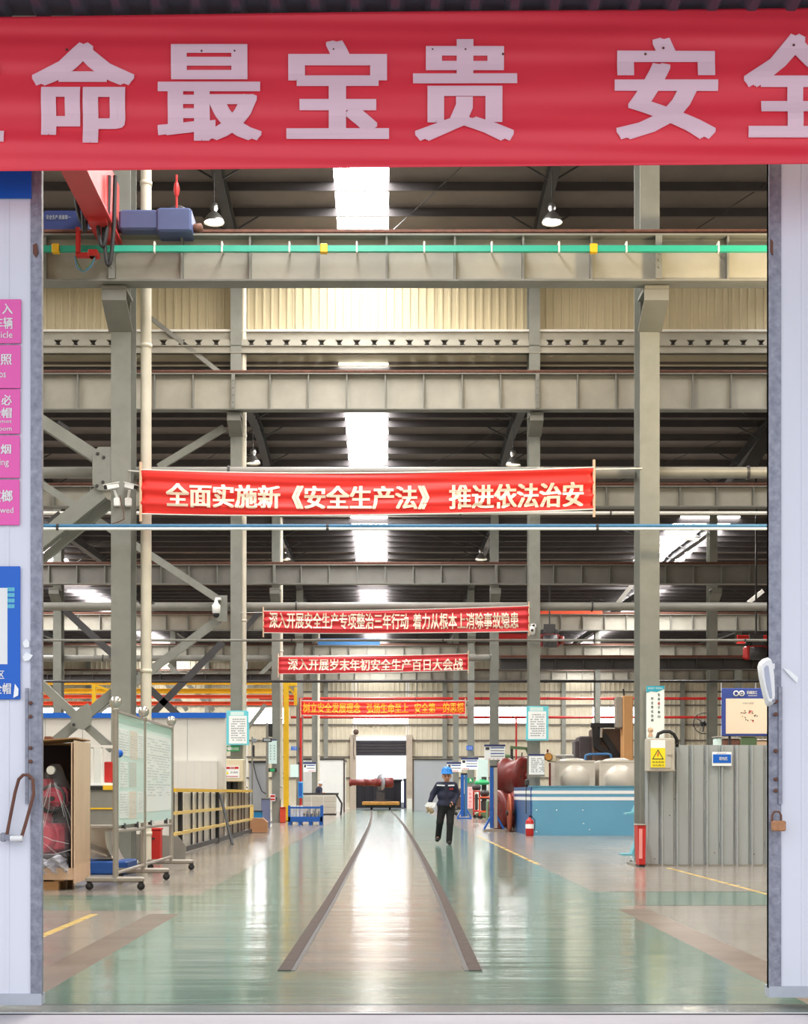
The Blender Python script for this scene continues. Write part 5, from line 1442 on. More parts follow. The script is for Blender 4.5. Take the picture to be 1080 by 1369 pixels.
# blue tank and two stainless tanks
D = 40.3
tx0, tx1, ty1 = X(712, D), X(868, D), D+1.6
zt = Z(1052, D)
tk = thing('blue_tank', 'large sky-blue open tank with two white stripes right of the aisle', 'tank', (5.5, D+2, 0))
xl = X(687, D)+.0
side = [(X(712, D), D), (X(712, D)-.02, D+4.6)]
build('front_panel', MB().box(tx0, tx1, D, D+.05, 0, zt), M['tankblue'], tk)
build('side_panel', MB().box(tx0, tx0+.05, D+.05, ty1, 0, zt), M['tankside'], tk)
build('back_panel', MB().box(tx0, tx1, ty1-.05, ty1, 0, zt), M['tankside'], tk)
build('top_rim', MB().box(tx0-.02, tx1, D-.02, D+.09, zt, zt+.03).box(tx0-.02, tx0+.09, D+.09, ty1, zt, zt+.03), mat('tank_rim', sr(84, 146, 166), .4), tk)
for a, b in ((1057, 1061.3), (1065.5, 1070)):
    build('white_stripe', MB().box(tx0-.004, tx1, D-.004, D, Z(b, D), Z(a, D)).box(tx0-.004, tx0, D, ty1, Z(b, D), Z(a, D)), M['white'], tk)
for px_, py_ in ((717, 1083), (744, 1083), (779, 1083), (717, 1112), (780, 1101), (788, 1109)):
    build('rivet', MB().lathe([(.005, 0), (.018, .01)], (X(px_, D), D-.012, Z(py_, D)), 'y', 8), M['white'], tk)
# left wing of the tank, seen oblique
wg = thing('tank_annex', 'narrow mid-blue tank wing with white stripes left of the large tank', 'tank', (X(700, 43), 43, 0))
wx0, wx1, wy = X(687, 44.5), tx0-.03, 44.5
P4 = [(X(687, 44.5), 44.5), (tx0-.03, 40.6)]
def slab(p, q, z0, z1, t):
    a, b = Vector((*p, 0)), Vector((*q, 0)); d = (b-a).normalized(); n_ = Vector((-d.y, d.x, 0))*t
    return MB().add([a+Vector((0, 0, z0)), b+Vector((0, 0, z0)), b+Vector((0, 0, z1)), a+Vector((0, 0, z1)), a+n_+Vector((0, 0, z0)), b+n_+Vector((0, 0, z0)), b+n_+Vector((0, 0, z1)), a+n_+Vector((0, 0, z1))],
                    [(0, 1, 2, 3), (7, 6, 5, 4), (0, 4, 5, 1), (1, 5, 6, 2), (2, 6, 7, 3), (3, 7, 4, 0)])
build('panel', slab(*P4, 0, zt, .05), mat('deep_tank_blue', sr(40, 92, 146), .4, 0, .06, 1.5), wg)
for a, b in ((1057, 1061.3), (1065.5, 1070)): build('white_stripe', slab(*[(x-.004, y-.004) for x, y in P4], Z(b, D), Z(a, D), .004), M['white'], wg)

M['tanksteel'] = mat('satin_stainless', sr(226, 218, 204), .42, .35, .05, 3)
def dome_tank(label, x0, x1, y, dp, z0, z1):
    t = thing('steel_tank', label, 'tank', ((x0+x1)/2, y, z0))
    build('body', MB().bbox(x0, x1, y, y+dp, z0, z1, .03), M['tanksteel'], t)
    w, h = (x1-x0), (z1-z0); n = 28; vs = []; fs = []
    for j in range(n+1):
        for i in range(n+1):
            u, v = -1+2*i/n, -1+2*j/n
            r = (u*u+v*v)**.5/.86
            vs.append(((x0+x1)/2+u*w*.42, y-.012-.13*max(0, 1-r*r)**.62, (z0+z1)/2+v*h*.42))
    for j in range(n):
        for i in range(n): a = j*(n+1)+i; fs.append((a, a+1, a+n+2, a+n+1))
    build('pressed_panel', MB().add(vs, fs, True), M['tanksteel'], t)
    build('front_flange', MB().box(x0, x1, y-.02, y, z0, z0+.05).box(x0, x1, y-.02, y, z1-.05, z1).box(x0, x0+.05, y-.02, y, z0+.05, z1-.05).box(x1-.05, x1, y-.02, y, z0+.05, z1-.05), M['tanksteel'], t)
    build('support_frame', MB().box(x0, x1, y, y+dp, z0-.1, z0).box(x0, x0+.1, y, y+.1, 0, z0-.1).box(x1-.1, x1, y, y+.1, 0, z0-.1).box(x0, x0+.1, y+dp-.1, y+dp, 0, z0-.1).box(x1-.1, x1, y+dp-.1, y+dp, 0, z0-.1), M['dark'], t)
    build('top_dome', MB().sphere(((x0+x1)/2, y+dp/2, z1-.02), w*.36, .25, 18), M['tan'] if False else M['tanksteel'], t)
    return t
D = 42.75
dome_tank('left one of two stainless water tanks with domed panels above the blue tank', X(742, D), X(795, D), D, 1.2, Z(1068, D), Z(1016.5, D))
dome_tank('right one of two stainless water tanks with domed panels above the blue tank', X(801, D), X(856, D), D, 1.2, Z(1068, D), Z(1016.5, D))
o = tag(build('blue_handrail', MB().tube([pt(782, 1018, 44.3), pt(783, 1010, 44.3), pt(788, 1008.5, 44.3), pt(812, 1008, 44.3), pt(816, 1009, 44.3), pt(817, 1014, 44.3)], .04, 8).tube([pt(782, 1018, 44.3), (X(782, 44.3), 44.3, 0)], .04, 8), M['tankside']), 'bent blue handrail rising behind the stainless tanks', 'handrail')
build('foot_plate', MB().box(X(781, 44.3), X(784, 44.3), 44.2, 44.4, 0, .02), M['tankside'], o)
# brown press with tan board
D = 50
pr = thing('brown_press', 'tall dark brown folding press with black arms behind the stainless tanks', 'machine', (X(805, D), D, 0))
build('body', MB().bbox(X(792, D), X(836, D), D, D+1, 0, Z(974, D), .05), M['brown'], pr)
build('side_body', MB().bbox(X(775, D), X(796, D), D+.2, D+1.2, 0, Z(984, D), .05).bbox(X(770, D), X(776, D), D+.3, D+1.1, 0, Z(990, D), .03), mat('press_dark_grey', sr(74, 66, 70), .5, 0, .1, 3), pr)
build('top_beam', MB().bbox(X(789, D), X(832, D), D-.15, D-.02, Z(973, D), Z(966.5, D), .02), M['black'], pr)
arm = build('arm', MB().beam(pt(795, 972, D-.1), pt(797, 1000, D-.1), .15, .2).beam(pt(803, 972, D-.1), pt(797, 1000, D-.12), .15, .14).beam(pt(797, 998, D-.12), pt(820, 1010, D-.1), .14, .16).beam(pt(806, 982, D-.1), pt(826, 1012, D-.1), .14, .2), M['black'], pr)
build('piston', MB().tube([pt(804, 973, D-.2), pt(803.5, 986, D-.2)], .05, 8), M['steel'], pr)
tb = thing('tan_column', 'tan machine upright with a grey cylinder beside the brown press', 'machine', (X(840, D), 49.0, 0))
build('board', MB().bbox(X(833, 49.0), X(846.5, 49.0), 49.0, 49.6, 0, Z(931, 49.4), .03), M['tan'], tb)
build('guide', MB().bbox(X(822, 49.3), X(832, 49.3), 49.1, 49.5, Z(974, 49.3), Z(932, 49.3), .04), M['castg'], tb)
build('cylinder', MB().tube([pt(826, 973, 49.2), pt(826, 940, 49.2)], .07, 10), M['steel'], tb)
build('foot_bolt', MB().box(X(842, 49.3), X(844, 49.3), 49.36, 49.4, Z(1007, 49.3), Z(1004, 49.3)), M['rust'], tb)
build('top_rod', MB().tube([pt(834, 932, 49.5), pt(833, 921, 49.5)], .03, 6), M['dark'], tb)
# small brass valve set beside the tanks
vt = thing('valve_manifold', 'small brass and cream valve set left of the stainless tanks', 'valve', pt(736, 1020, 42))
build('body', MB().bbox(X(732, 42), X(743, 42), 41.9, 42.1, Z(1019, 42), Z(1008, 42), .03), M['cream'], vt)
build('valve_wheel', MB().lathe([(.09, -.02), (.12, 0), (.09, .02)], pt(733, 1012, 41.85), 'y', 14), mat('brass_fitting', sr(200, 146, 80), .35, .7), vt)
build('pipe', MB().tube([pt(735, 1020, 42), (X(735, 42), 42, 0)], .03, 8).tube([pt(732, 1006, 42), pt(732, 1002, 42)], .03, 8), M['maroon'], vt)
build('outlet_pipe', MB().tube([pt(742, 1010, 42.0), pt(766, 1010, 42.4)], .03, 8), M['offw'], vt)

# second right column fittings
D = 41.6
o = poster('cyan-framed notice poster on the second right column', 703, 733, 944, 990, D, 'cyan', [('sheet', 706, 730, 951, 988, 'paper'), ('heading_panel', 708, 726, 945.5, 950.5, 'mint')])
scribble(X(709, D), X(728, D), Z(985, D), Z(954, D), D-.008, 10, M['inkg'], o, seed=8)
build('bracket', MB().box(4.05, 4.3, D+.02, ROWS[1]-.001, Z(968, D), Z(965, D)), M['dark'], o)
o = poster('white framed instruction board on the second right column, below the cyan poster', 707, 727.5, 1009, 1036, 41.4, 'paper', [('navy_rail', 706.5, 728, 1008, 1010.5, 'navy'), ('foot_rail', 706.5, 728, 1035.5, 1038.5, 'strut')], name='instruction_board'); o['category'] = 'board'
scribble(X(709, D), X(726, D), Z(1033, D), Z(1013, D), 41.39, 8, M['inkg'], o, seed=12)
build('bracket', MB().box(4.05, 4.3, 41.42, ROWS[1]-.001, Z(1020, D), Z(1017, D)), M['dark'], o)
def extinguisher(label, x, y, h=.5, r=.075):
    t = thing('fire_extinguisher', label, 'extinguisher', (x, y, 0))
    build('cylinder', MB().lathe([(r*.8, .0), (r, .03), (r, h*.78), (r*.7, h*.88), (r*.35, h*.92), (r*.3, h)], (x, y, 0), n=16), M['red'], t)
    build('valve', MB().box(x-.02, x+.05, y-.015, y+.015, h, h+.05), M['black'], t)
    build('hose', MB().tube([(x+.05, y, h+.03), (x+r+.03, y, h*.85), (x+r+.02, y, h*.3)], .012, 6), M['black'], t)
    build('label', MB().lathe([(r+.002, .2), (r+.002, .32)], (x, y, 0), n=16, cap=False), M['paper'], t)
extinguisher('red fire extinguisher on the floor before the second right column', X(708, 39.9), 39.9, .5, .11)
tag(build('wall_cable', MB().tube([pt(704, 1046, 41.5), pt(704, 1088, 41.5)], .03, 8).bbox(X(702, 41.5), X(707, 41.5), 41.4, 41.6, Z(1050, 41.5), Z(1042, 41.5), .02), M['dark']), 'dark cable and junction on the left edge of the second right column', 'cable')

# maroon castings
def casting(label, c, R, dp, tilt, parts=1):
    t = thing('maroon_casting', label, 'casting', c)
    mb = MB().lathe([(R*.25, -dp*.5), (R*.8, -dp*.5), (R, -dp*.4), (R, -dp*.3), (R*.86, -dp*.22), (R*.8, dp*.2), (R*.95, dp*.3), (R*.95, dp*.42), (R*.5, dp*.5)], c, 'y', 26)
    mb.rot(tilt, c, 'Z'); build('housing', mb, M['maroon'], t)
    m2 = MB().lathe([(R*.12, -dp*.62), (R*.24, -dp*.6), (R*.24, -dp*.48)], c, 'y', 16); m2.rot(tilt, c, 'Z'); build('hub', m2, M['maroon'], t)
    for i in range(8):
        a = 2*PI*i/8; m3 = MB().lathe([(.03, -.02), (.03, .02)], Vector(c)+Vector((R*.62*math.cos(a), -dp*.5, R*.62*math.sin(a))), 'y', 6)
        m3.rot(tilt, c, 'Z'); build('bolt', m3, M['dark'], t)
    return t
casting('large maroon round casting on top, left of the blue tank', Vector((X(691, 46), 46.6, Z(1038, 46))), .62, .9, .9)
casting('maroon wheel-like casting on the floor, left of the blue tank', Vector((X(678, 45.5), 45.6, .62)), .62, .8, -1.2)
tag(build('maroon_cover', MB().bbox(X(676, 47), X(724, 47), 47.2, 48.6, .0, Z(1048, 47), .12), M['maroon']), 'low maroon machine casing under the large round casting', 'casing')
fl = tag(build('copper_flange', MB().lathe([(.5, -.04), (.56, -.02), (.56, .04), (.3, .08)], (X(682, 44), 44.3, .56), 'x', 24), mat('copper_primer', sr(176, 84, 52), .4, .3, .1, 4)), 'copper-coloured flange standing before the maroon wheel casting', 'flange')
build('spindle', MB().lathe([(.08, -.1), (.08, .14)], (X(682, 44), 44.3, .56), 'x', 12), M['dark'], fl)

# blue sign stands
def sign_stand(label, px_, base, top, D, w=.1, silver=True):
    x = X(px_, D)
    t = thing('sign_stand', label, 'stand', (x, D, 0))
    build('post', MB().box(x-w*.9, x-w*.1, D-.05, D+.05, .1, Z(top, D)), M['bluerack'], t)
    build('post_face', MB().box(x+w*.1, x+w*.8, D-.05, D+.05, .1, Z(top, D)), M['steel'] if silver else M['tankside'], t)
    build('top_cap', MB().bbox(x-w*.9, x+w*.8, D-.06, D+.06, Z(top, D), Z(top-2.5, D), .02), M['black'], t)
    for sx in (-1, 1):
        build('brace', MB().beam((x+sx*.3, D-.1, .06), (x+sx*.06, D, .5), .06, .05), M['bluerack'], t)
    build('base', MB().box(x-.32, x+.32, D-.25, D+.25, 0, .06), M['bluerack'] if not silver else M['castg'], t)
    return t
sign_stand('blue and silver sign stand nearest to the aisle, left of the blue tank', 660, 1110, 1026, 44.8, .13)
sign_stand('smaller blue sign stand beside the pink vertical sign', 620.5, 1094, 1036, 66, .17, silver=False)
hanging_board('largest white board with navy header, right of the pink sign', 647.5, 675, 996, 1016, 56.2, 4)
hanging_board('middle white board with navy header right of the walking man', 616.5, 639, 1013.5, 1029, 72.2, 3)
hanging_board('lowest white board with navy header just behind the walking man', 597.5, 617, 1019.5, 1032, 87.6, 2)
for (bx, by, D, zc_) in ((4.19, 56.24, 57.3, Z(1005, 56.2)), (4.19, 72.24, 73.0, Z(1020, 72.2)), (4.1, 87.64, 88.5, Z(1025, 87.6)), (-4.19, 87.94, 88.5, Z(1025, 87.9))):
    tag(build('board_bracket', MB().box(bx-.06, bx+.06, by, D-.001, zc_-.05, zc_+.05), M['dark']), {57.3: 'bracket of the largest white board', 73.0: 'bracket of the middle white board'}.get(D, 'bracket of the white board on the fifth %s column' % ('right' if bx > 0 else 'left')), 'bracket')
o = poster('pink vertical sign with red characters on the fourth right column', 625, 632, 1052, 1081, 72.7, mat('pale_pink_sign', sr(252, 206, 204), .4), name='vertical_sign'); o['category'] = 'sign'
for i, ch in enumerate('行车停放区'): lettering(ch, X(626.4, 72.7), X(630.6, 72.7), Z(1058+i*5.3, 72.7), Z(1054+i*5.3, 72.7), 72.69, M['inkr'], o, .0)
build('hook', MB().box(4.1, 4.2, 72.72, 72.999, 1.2, 1.3), M['dark'], o)
o = poster('green emergency sign above the pink vertical sign', 624.5, 632.5, 1040, 1046.5, 72.7, 'signgreen', name='green_sign'); o['category'] = 'sign'
build('running_figure', MB().prism([(X(a, 72.7), Z(b, 72.7)) for a, b in ((627, 1045.5), (628, 1043), (627.5, 1041), (629.5, 1041), (630, 1043), (631, 1045.5), (629, 1044))], 72.69, 72.699), M['white'], o)
build('hook', MB().box(4.1, 4.2, 72.72, 72.999, 1.7, 1.75), M['dark'], o)
o = poster('tiny blue sign on the fourth right column, above the boards', 623.5, 632, 997, 1003, 72.6, 'blue', name='blue_sign'); o['category'] = 'sign'
lettering('三工区', X(624.5, 72.6), X(631, 72.6), Z(1002, 72.6), Z(998.4, 72.6), 72.59, M['white'], o, 0)
build('hook', MB().box(4.1, 4.2, 72.62, 72.999, Z(1001, 72.6), Z(1000, 72.6)), M['dark'], o)

# green machine tools and red trolleys behind
D = 62
gm = thing('green_lathe', 'green machine tool with a square column behind the largest white board', 'machine', (X(670, D), D, 0))
build('bed', MB().bbox(X(652, D), X(690, D), D, D+1.2, 0, .85, .05), M['mach'], gm)
build('column', MB().bbox(X(664, D), X(684, D), D+.2, D+1.1, .85, Z(1008, D), .06), M['mach'], gm)
build('head', MB().bbox(X(656, D), X(672, D), D-.1, D+.5, 1.6, 2.2, .08), M['mach'], gm)
build('chuck', MB().lathe([(.2, -.1), (.24, -.08), (.24, .1)], (X(662, D), D-.15, 1.3), 'y', 18), M['steel'], gm)
build('screen', MB().bbox(X(676, D), X(686, D), D-.05, D+.1, 1.3, 1.7, .03), M['offw'], gm)
sw = thing('swing_arm_hoist', 'small dark swing-arm hoist with a hook left of the second right column', 'hoist', (X(690, 52), 52, 0))
build('arm', MB().beam(pt(682, 999, 52), pt(706, 1001, 52), .08, .1).beam(pt(704, 1001, 52), pt(707, 1009, 52), .08, .1), M['mach'], sw)
build('hook', MB().tube([pt(698, 1006, 52), pt(697, 1013, 52), pt(699, 1017, 52), pt(701, 1013, 52)], .02, 8), M['black'], sw)
build('mast', MB().tube([pt(684, 1001, 52.1), (X(684, 52.1), 52.1, 0)], .05, 10), M['dark'], sw)
D = 66
def trolley(label, x0, x1, zt, D, m1, m2):
    t = thing('red_trolley', label, 'trolley', ((x0+x1)/2, D, 0))
    build('deck', MB().bbox(x0, x1, D, D+.6, .28, .36, .02), m1, t)
    build('upper_shelf', MB().bbox(x0, x1, D, D+.6, zt-.06, zt, .02), m1, t)
    for x in (x0, x1-.04):
        for y in (D, D+.56): build('leg', MB().box(x, x+.04, y, y+.04, .12, zt), m1, t)
    for x in (x0+.06, x1-.06): build('wheel', MB().lathe([(.04, -.03), (.09, -.02), (.09, .02), (.04, .03)], (x, D+.05, .09), 'y', 14), M['black'], t)
    build('load', MB().bbox(x0+.08, x1-.1, D+.05, D+.5, .36, zt-.14, .05), m2, t)
    build('motor', MB().lathe([(.05, -.2), (.14, -.16), (.14, .16), (.05, .2)], ((x0+x1)/2, D+.3, zt+.15), 'x', 14), m2, t)
    return t
trolley('orange-red trolley with dark load right of the pink sign', X(641, D), X(656, D), .98, D, M['orange'], M['dark'])
trolley('second red trolley left of the orange one', X(633, 68), X(642, 68), 1.25, 68, M['red'], M['dark'])
trolley('dark trolley behind the smaller blue stand', X(608, 76), X(622, 76), 1.1, 76, M['dark'], M['brown'])
D = 70
dp = thing('drill_press', 'dark green drill press with a round green head right of the pink sign', 'machine', (X(645, D), D, 0))
build('pillar', MB().tube([(X(647, D), D, 0), (X(647, D), D, 1.9)], .12, 12), M['dark'], dp)
build('head', MB().lathe([(.1, -.1), (.34, -.08), (.38, 0), (.3, .1), (.1, .16)], (X(644, D), D-.1, 1.62), n=18), M['signgreen'], dp)
build('base', MB().bbox(X(636, D), X(656, D), D-.4, D+.4, 0, .25, .04), M['mach'], dp)
build('table', MB().lathe([(.4, 0), (.42, .03), (.42, .06)], (X(645, D), D-.15, .85), n=18), M['dark'], dp)
ac = tag(build('white_cabinet', MB().bbox(X(637, 80), X(653, 80), 80, 80.6, 0, Z(1013, 80), .03), M['offw']), 'tall off-white cabinet behind the middle white board', 'cabinet')
build('door', MB().bbox(X(638, 80), X(652, 80), 79.97, 80, .1, Z(1015, 80), .02), M['mint'], ac)
# right partition cabin at the far doorway
D = 92
rc = thing('grey_cabin', 'pale blue-grey sliding door panel right of the far doorway', 'door panel', (X(580, D), D, 0))
build('front_wall', MB().box(X(553, D), X(612, D), D, D+.1, 0, Z(1016, D)), mat('pale_blue_grey_panel', sr(170, 174, 180), .5), rc)
build('top_edge', MB().box(X(552, D), X(613, D), D-.06, D+.14, Z(1016, D), Z(1014.6, D)), M['dark'], rc)
build('left_edge', MB().box(X(551.4, D), X(553, D), D-.06, D+.14, 0, Z(1015, D)), M['brown'], rc)
# brown cupboards, wall fan right
fn_ = thing('industrial_fan', 'round black wire fan on the right, beyond the grey partition', 'fan', pt(941, 967, 60))
c = pt(941, 967, 60)
build('guard', MB().tube([c+Vector((.42*math.cos(a), 0, .42*math.sin(a))) for a in [i*PI/12 for i in range(25)]], .018, 6, caps=False), M['black'], fn_)
for i in range(12):
    a = i*PI/6; build('guard_wire', MB().tube([c+Vector((.1*math.cos(a), -.06, .1*math.sin(a))), c+Vector((.42*math.cos(a), 0, .42*math.sin(a)))], .006, 5), M['black'], fn_)
for i in range(3):
    a = i*2*PI/3+.4; build('blade', MB().beam(c+Vector((.05*math.cos(a), .02, .05*math.sin(a))), c+Vector((.34*math.cos(a), .05, .34*math.sin(a))), .02, .16, (0, 1, .4)), M['dark'], fn_)
build('motor', MB().lathe([(.06, 0), (.12, .04), (.12, .3), (.06, .34)], c, 'y', 14), M['black'], fn_)
build('arm', MB().beam(c+Vector((0, .2, 0)), c+Vector((.35, .2, .1)), .06, .06).box(c.x+.3, c.x+.38, 60.1, 60.3, 0, c.z+.2), M['black'], fn_)
# white parts visible above the partition
for i, (a, b, c_, d, m_) in enumerate(((958, 965, 986, 995, 'mint'), (968, 990, 988, 995, 'rust'), (990, 1012, 985, 992, 'mach'), (1010, 1034, 990, 995, 'ply'))):
    D = 32+i
    o = tag(build('stacked_part', MB().bbox(X(a, D), X(b, D), D, D+.4, 0, Z(c_, D), .03), M[m_]), ['mint green cabinet edge just above the grey partition', 'rust-brown stack top just above the grey partition', 'dark green machine top just above the grey partition', 'pale board end above the grey partition beside the gate leaf'][i], 'equipment')
    build('top_edge', MB().bbox(X(a, D)-.02, X(b, D)+.02, D-.02, D+.42, Z(c_, D), Z(c_, D)+.03, .01), M['castg'], o)
# red and blue hoist trolleys high up
def hoist(label, px_, py_, D, w, h, m, hk=True):
    c = pt(px_, py_, D)
    t = thing('crane_trolley', label, 'hoist', c)
    build('body', MB().bbox(c.x-w/2, c.x+w/2, D, D+.5, c.z-h/2, c.z+h/2, .06), m, t)
    build('drum', MB().lathe([(.1, -w*.35), (h*.5, -w*.33), (h*.5, w*.33), (.1, w*.35)], c+Vector((0, -.1, -.05)), 'x', 16), M['dark'], t)
    build('motor', MB().lathe([(.08, 0), (h*.35, .05), (h*.35, w*.25), (.08, w*.3)], c+Vector((w*.45, .1, 0)), 'x', 14), m, t)
    for sx in (-1, 1): build('wheel', MB().lathe([(.05, -.04), (.12, -.04), (.12, .04), (.05, .04)], c+Vector((sx*w*.35, .1, h/2+.08)), 'y', 12), M['black'], t)
    build('suspension', MB().box(c.x-w*.3, c.x+w*.3, D+.1, D+.2, c.z+h/2, c.z+h/2+.45).box(c.x-.03, c.x+.03, D+.12, D+.18, c.z+h/2+.45, 11.75 if D > 60 else 13.2), M['dark'], t)
    return t
hoist('red crane trolley at the right beside the gate leaf', 1012, 872, 55.6, .85, .5, M['red'])
hoist('red and dark crane trolley right of the second right column', 735, 856, 68, .9, .6, M['maroon'])
lbeam('red crane beam behind the right trolley', 985, 1040, 855, 62, .3, M['red'])
lbeam('orange crane beam right of the deep red banner', 722, 805, 817.5, 71.4, .2, M['orange'])
lbeam('blue crane beam under the deep red banner', 425, 508, 858, 80, .3, M['tankside'])
lbeam('red crane beam end right of the deep red banner', 655, 708, 851, 78, .25, M['red'])

# flat rail cart with shaft at the far doorway
D = 100
cc = -.32
rc_ = thing('rail_cart', 'flat yellow-edged rail cart on the track at the far doorway', 'cart', (cc, D, 0))
build('deck', MB().bbox(X(484, D), X(534, D), D, D+3, .33, .56, .03), mat('worn_yellow_deck', sr(206, 144, 60), .6, 0, .4, 3), rc_)
build('frame', MB().box(X(488, D), X(530, D), D+.1, D+2.9, .2, .33), M['black'], rc_)
for sx in (-.62, .62):
    for y in (D+.5, D+2.4): build('wheel', MB().lathe([(.05, -.06), (.17, -.05), (.17, .04), (.2, .05), (.2, .07)], (cc+sx, y, .175), 'x', 16), M['dark'], rc_)
build('cradle', MB().box(X(503, D), X(514, D), D+1, D+1.4, .56, Z(1060, D)+.05).box(X(499, D), X(518, D), D+.9, D+1.5, .56, .66), M['dark'], rc_)
sf = thing('turbine_shaft', 'maroon stepped shaft with a grey disc lying on the rail cart', 'shaft', (X(497, D), D+1.2, Z(1048, D)))
c = Vector((X(466, D), D+1.2, Z(1046, D)))
build('shaft', MB().lathe([(.2, 0), (.26, .02), (.26, .14), (.2, .18), (.21, 1.0)], c, 'x', 18).lathe([(.22, 1.0), (.27, 1.02), (.27, 1.1), (.22, 1.12), (.23, 1.7), (.3, 1.75), (.3, 1.86), (.24, 1.9), (.25, 2.2)], c, 'x', 18), M['maroon'], sf)
build('coupling', MB().lathe([(.3, 2.3), (.34, 2.35), (.34, 2.9), (.28, 3.0), (.1, 3.02)], c, 'x', 18), M['maroon'], sf)
mb = MB().lathe([(.1, -.06), (.55, -.05), (.58, 0), (.55, .05), (.1, .06)], c+Vector((2.15, 0, 0)), 'x', 26); mb.rot(.5, c+Vector((2.15, 0, 0)), 'Z')
build('disc', mb, mat('grey_machined_disc', sr(170, 168, 176), .4, .5, .2, 4), sf)
build('cradle_bracket', MB().beam(c+Vector((.1, 0, -.2)), c+Vector((.1, 0, -c.z+.35)), .1, .1) if False else MB().box(c.x+1.9, c.x+2.0, D+1.1, D+1.3, Z(1060, D)+.02, c.z-.2), M['dark'], sf)

# ================================================================ PEOPLE
def P3(px_, py_, D, dy=0): p = pt(px_, py_, D); p.y += dy; return tuple(p)
D = 33.2
q = lambda a, b, dy=0: P3(a, b, D, dy)
man = thing('person', 'walking man in navy work jacket, black trousers and blue helmet, holding white papers', 'person', (X(595, D), D, 0))
HC = (597.3, 1037.2)
neck, chest, belly, hip = q(597, 1046.5, .01), q(596, 1053, 0), q(596.5, 1065, 0), q(596.5, 1075.5, 0)
shL, shR = q(586.0, 1050.0, .01), q(607.0, 1050.0, .01)
elL, wrL = q(579, 1061.5, .05), q(575.2, 1071.2, -.02)
elR, wrR = q(611, 1062.5, .06), q(606, 1074, -.14)
hpL, knL, anL, toL = q(591.2, 1078, 0), q(588, 1099, .0), q(586, 1118.5, .22), q(584.6, 1123.2, .06)
hpR, knR, anR, toR = q(602, 1078, 0), q(601.5, 1100, -.06), q(600.2, 1123.5, -.06), q(600.5, 1128.0, -.2)
def fingers(w, d, s, curl):
    """five fingers from the palm; w wrist, d direction of the hand, s side vector"""
    w = Vector(w); d = Vector(d).normalized(); s = Vector(s).normalized(); n_ = d.cross(s); out = [(w, w+d*.085, .026, .034)]
    for i, L in enumerate((.065, .075, .07, .055)):
        b = w+d*.08+s*(.027-.018*i); m_ = b+d*L*.5+n_*curl*.02; e = m_+d*L*.45+n_*curl*.04
        out += [(b, m_, .0095, .009), (m_, e, .009, .0075)]
    b = w+d*.03+s*.03; out += [(b, b+d*.04+s*.025, .012, .01), (b+d*.04+s*.025, b+d*.065+s*.02+n_*curl*.02, .01, .008)]
    return [(tuple(a), tuple(b), c, e) for a, b, c, e in out]
body = [(q(597.2, 1037.5), q(597.2, 1035.5, .02), .088, .092), (q(597.2, 1041.5, -.02), q(597.2, 1039, -.01), .05, .075), (q(597, 1048, .02), q(597.2, 1041, .01), .058, .055),
        (q(597.2, 1038.6, -.1), q(597.2, 1040.2, -.115), .012, .017), (q(591.8, 1037.5, .01), q(591.8, 1039.2, .01), .018, .014), (q(602.6, 1037.5, .01), q(602.6, 1039.2, .01), .018, .014),
        (q(593.5, 1053), q(593.5, 1075), .09, .1), (q(600, 1053), q(600, 1075), .09, .1), (q(597, 1048.5, .02), shL, .05, .05), (q(597, 1048.5, .02), shR, .05, .05), (shL, elL, .052, .04), (elL, wrL, .038, .026), (shR, elR, .052, .04), (elR, wrR, .038, .026),
        (hpL, knL, .085, .055), (knL, anL, .052, .034), (hpR, knR, .085, .055), (knR, anR, .052, .034), (anL, toL, .034, .026), (anR, toR, .034, .026)]
body += fingers(wrL, (.1, -.25, -1), (1, -.2, 0), 1)+fingers(wrR, (-.75, -.5, -.35), (0, -.3, 1), -1)
build('body', nets(body, .0095, .018), M['skin'], man)
jk = [(q(596.5, 1052), q(596.5, 1076), .128, .15), (q(591, 1051), q(602, 1051), .115, .115), (q(592.5, 1064), q(600.5, 1064), .135, .135), (q(592, 1076), q(601.5, 1076), .14, .14), (q(597, 1047.5, .02), q(597, 1052), .085, .13),
      (shL, elL, .078, .066), (elL, wrL, .064, .052), (shR, elR, .078, .066), (elR, wrR, .064, .052)]
zc_ = Z(1077.5, D)
jacket = nets(jk, .012, .035, cuts=[(0, 0, -1, -Z(1077.6, D)), (0, 0, 1, Z(1045.2, D))])
jo = build('jacket', jacket, M['navycloth'], man)
build('collar', MB().tube([q(592.8, 1046.5, -.03), q(594.5, 1048.5, -.11), q(597, 1050.5, -.14)], .022, 8).tube([q(601.2, 1046.5, -.03), q(599.5, 1048.5, -.11), q(597, 1050.5, -.14)], .022, 8).tube([q(592.8, 1046.5, -.03), q(593.5, 1046, .07), q(597, 1045.8, .11), q(600.5, 1046, .07), q(601.2, 1046.5, -.03)], .022, 8), M['navycloth'], jo)
build('reflective_stripe', MB().beam(q(583.6, 1049.7, -.118), q(594.2, 1050.2, -.142), .012, .032).beam(q(597.8, 1050.2, -.142), q(606.8, 1050, -.118), .012, .032), mat('reflective_white', sr(236, 238, 242), .4), jo)
build('zip', MB().beam(q(596.4, 1052, -.14), q(596.6, 1077, -.155), .006, .012), M['dark'], jo)
lettering('安全', X(600.2, D), X(605.8, D), Z(1056, D), Z(1053.2, D), D-.15, M['inkr'], jo, .02)
build('cuff', MB().tube([Vector(wrL)+Vector((0, 0, .02)), Vector(wrL)+Vector((.003, -.006, -.012))], .05, 12), M['navycloth'], jo)
build('cuff', MB().tube([Vector(wrR)+Vector((.015, .02, .02)), Vector(wrR)], .05, 12), M['navycloth'], jo)
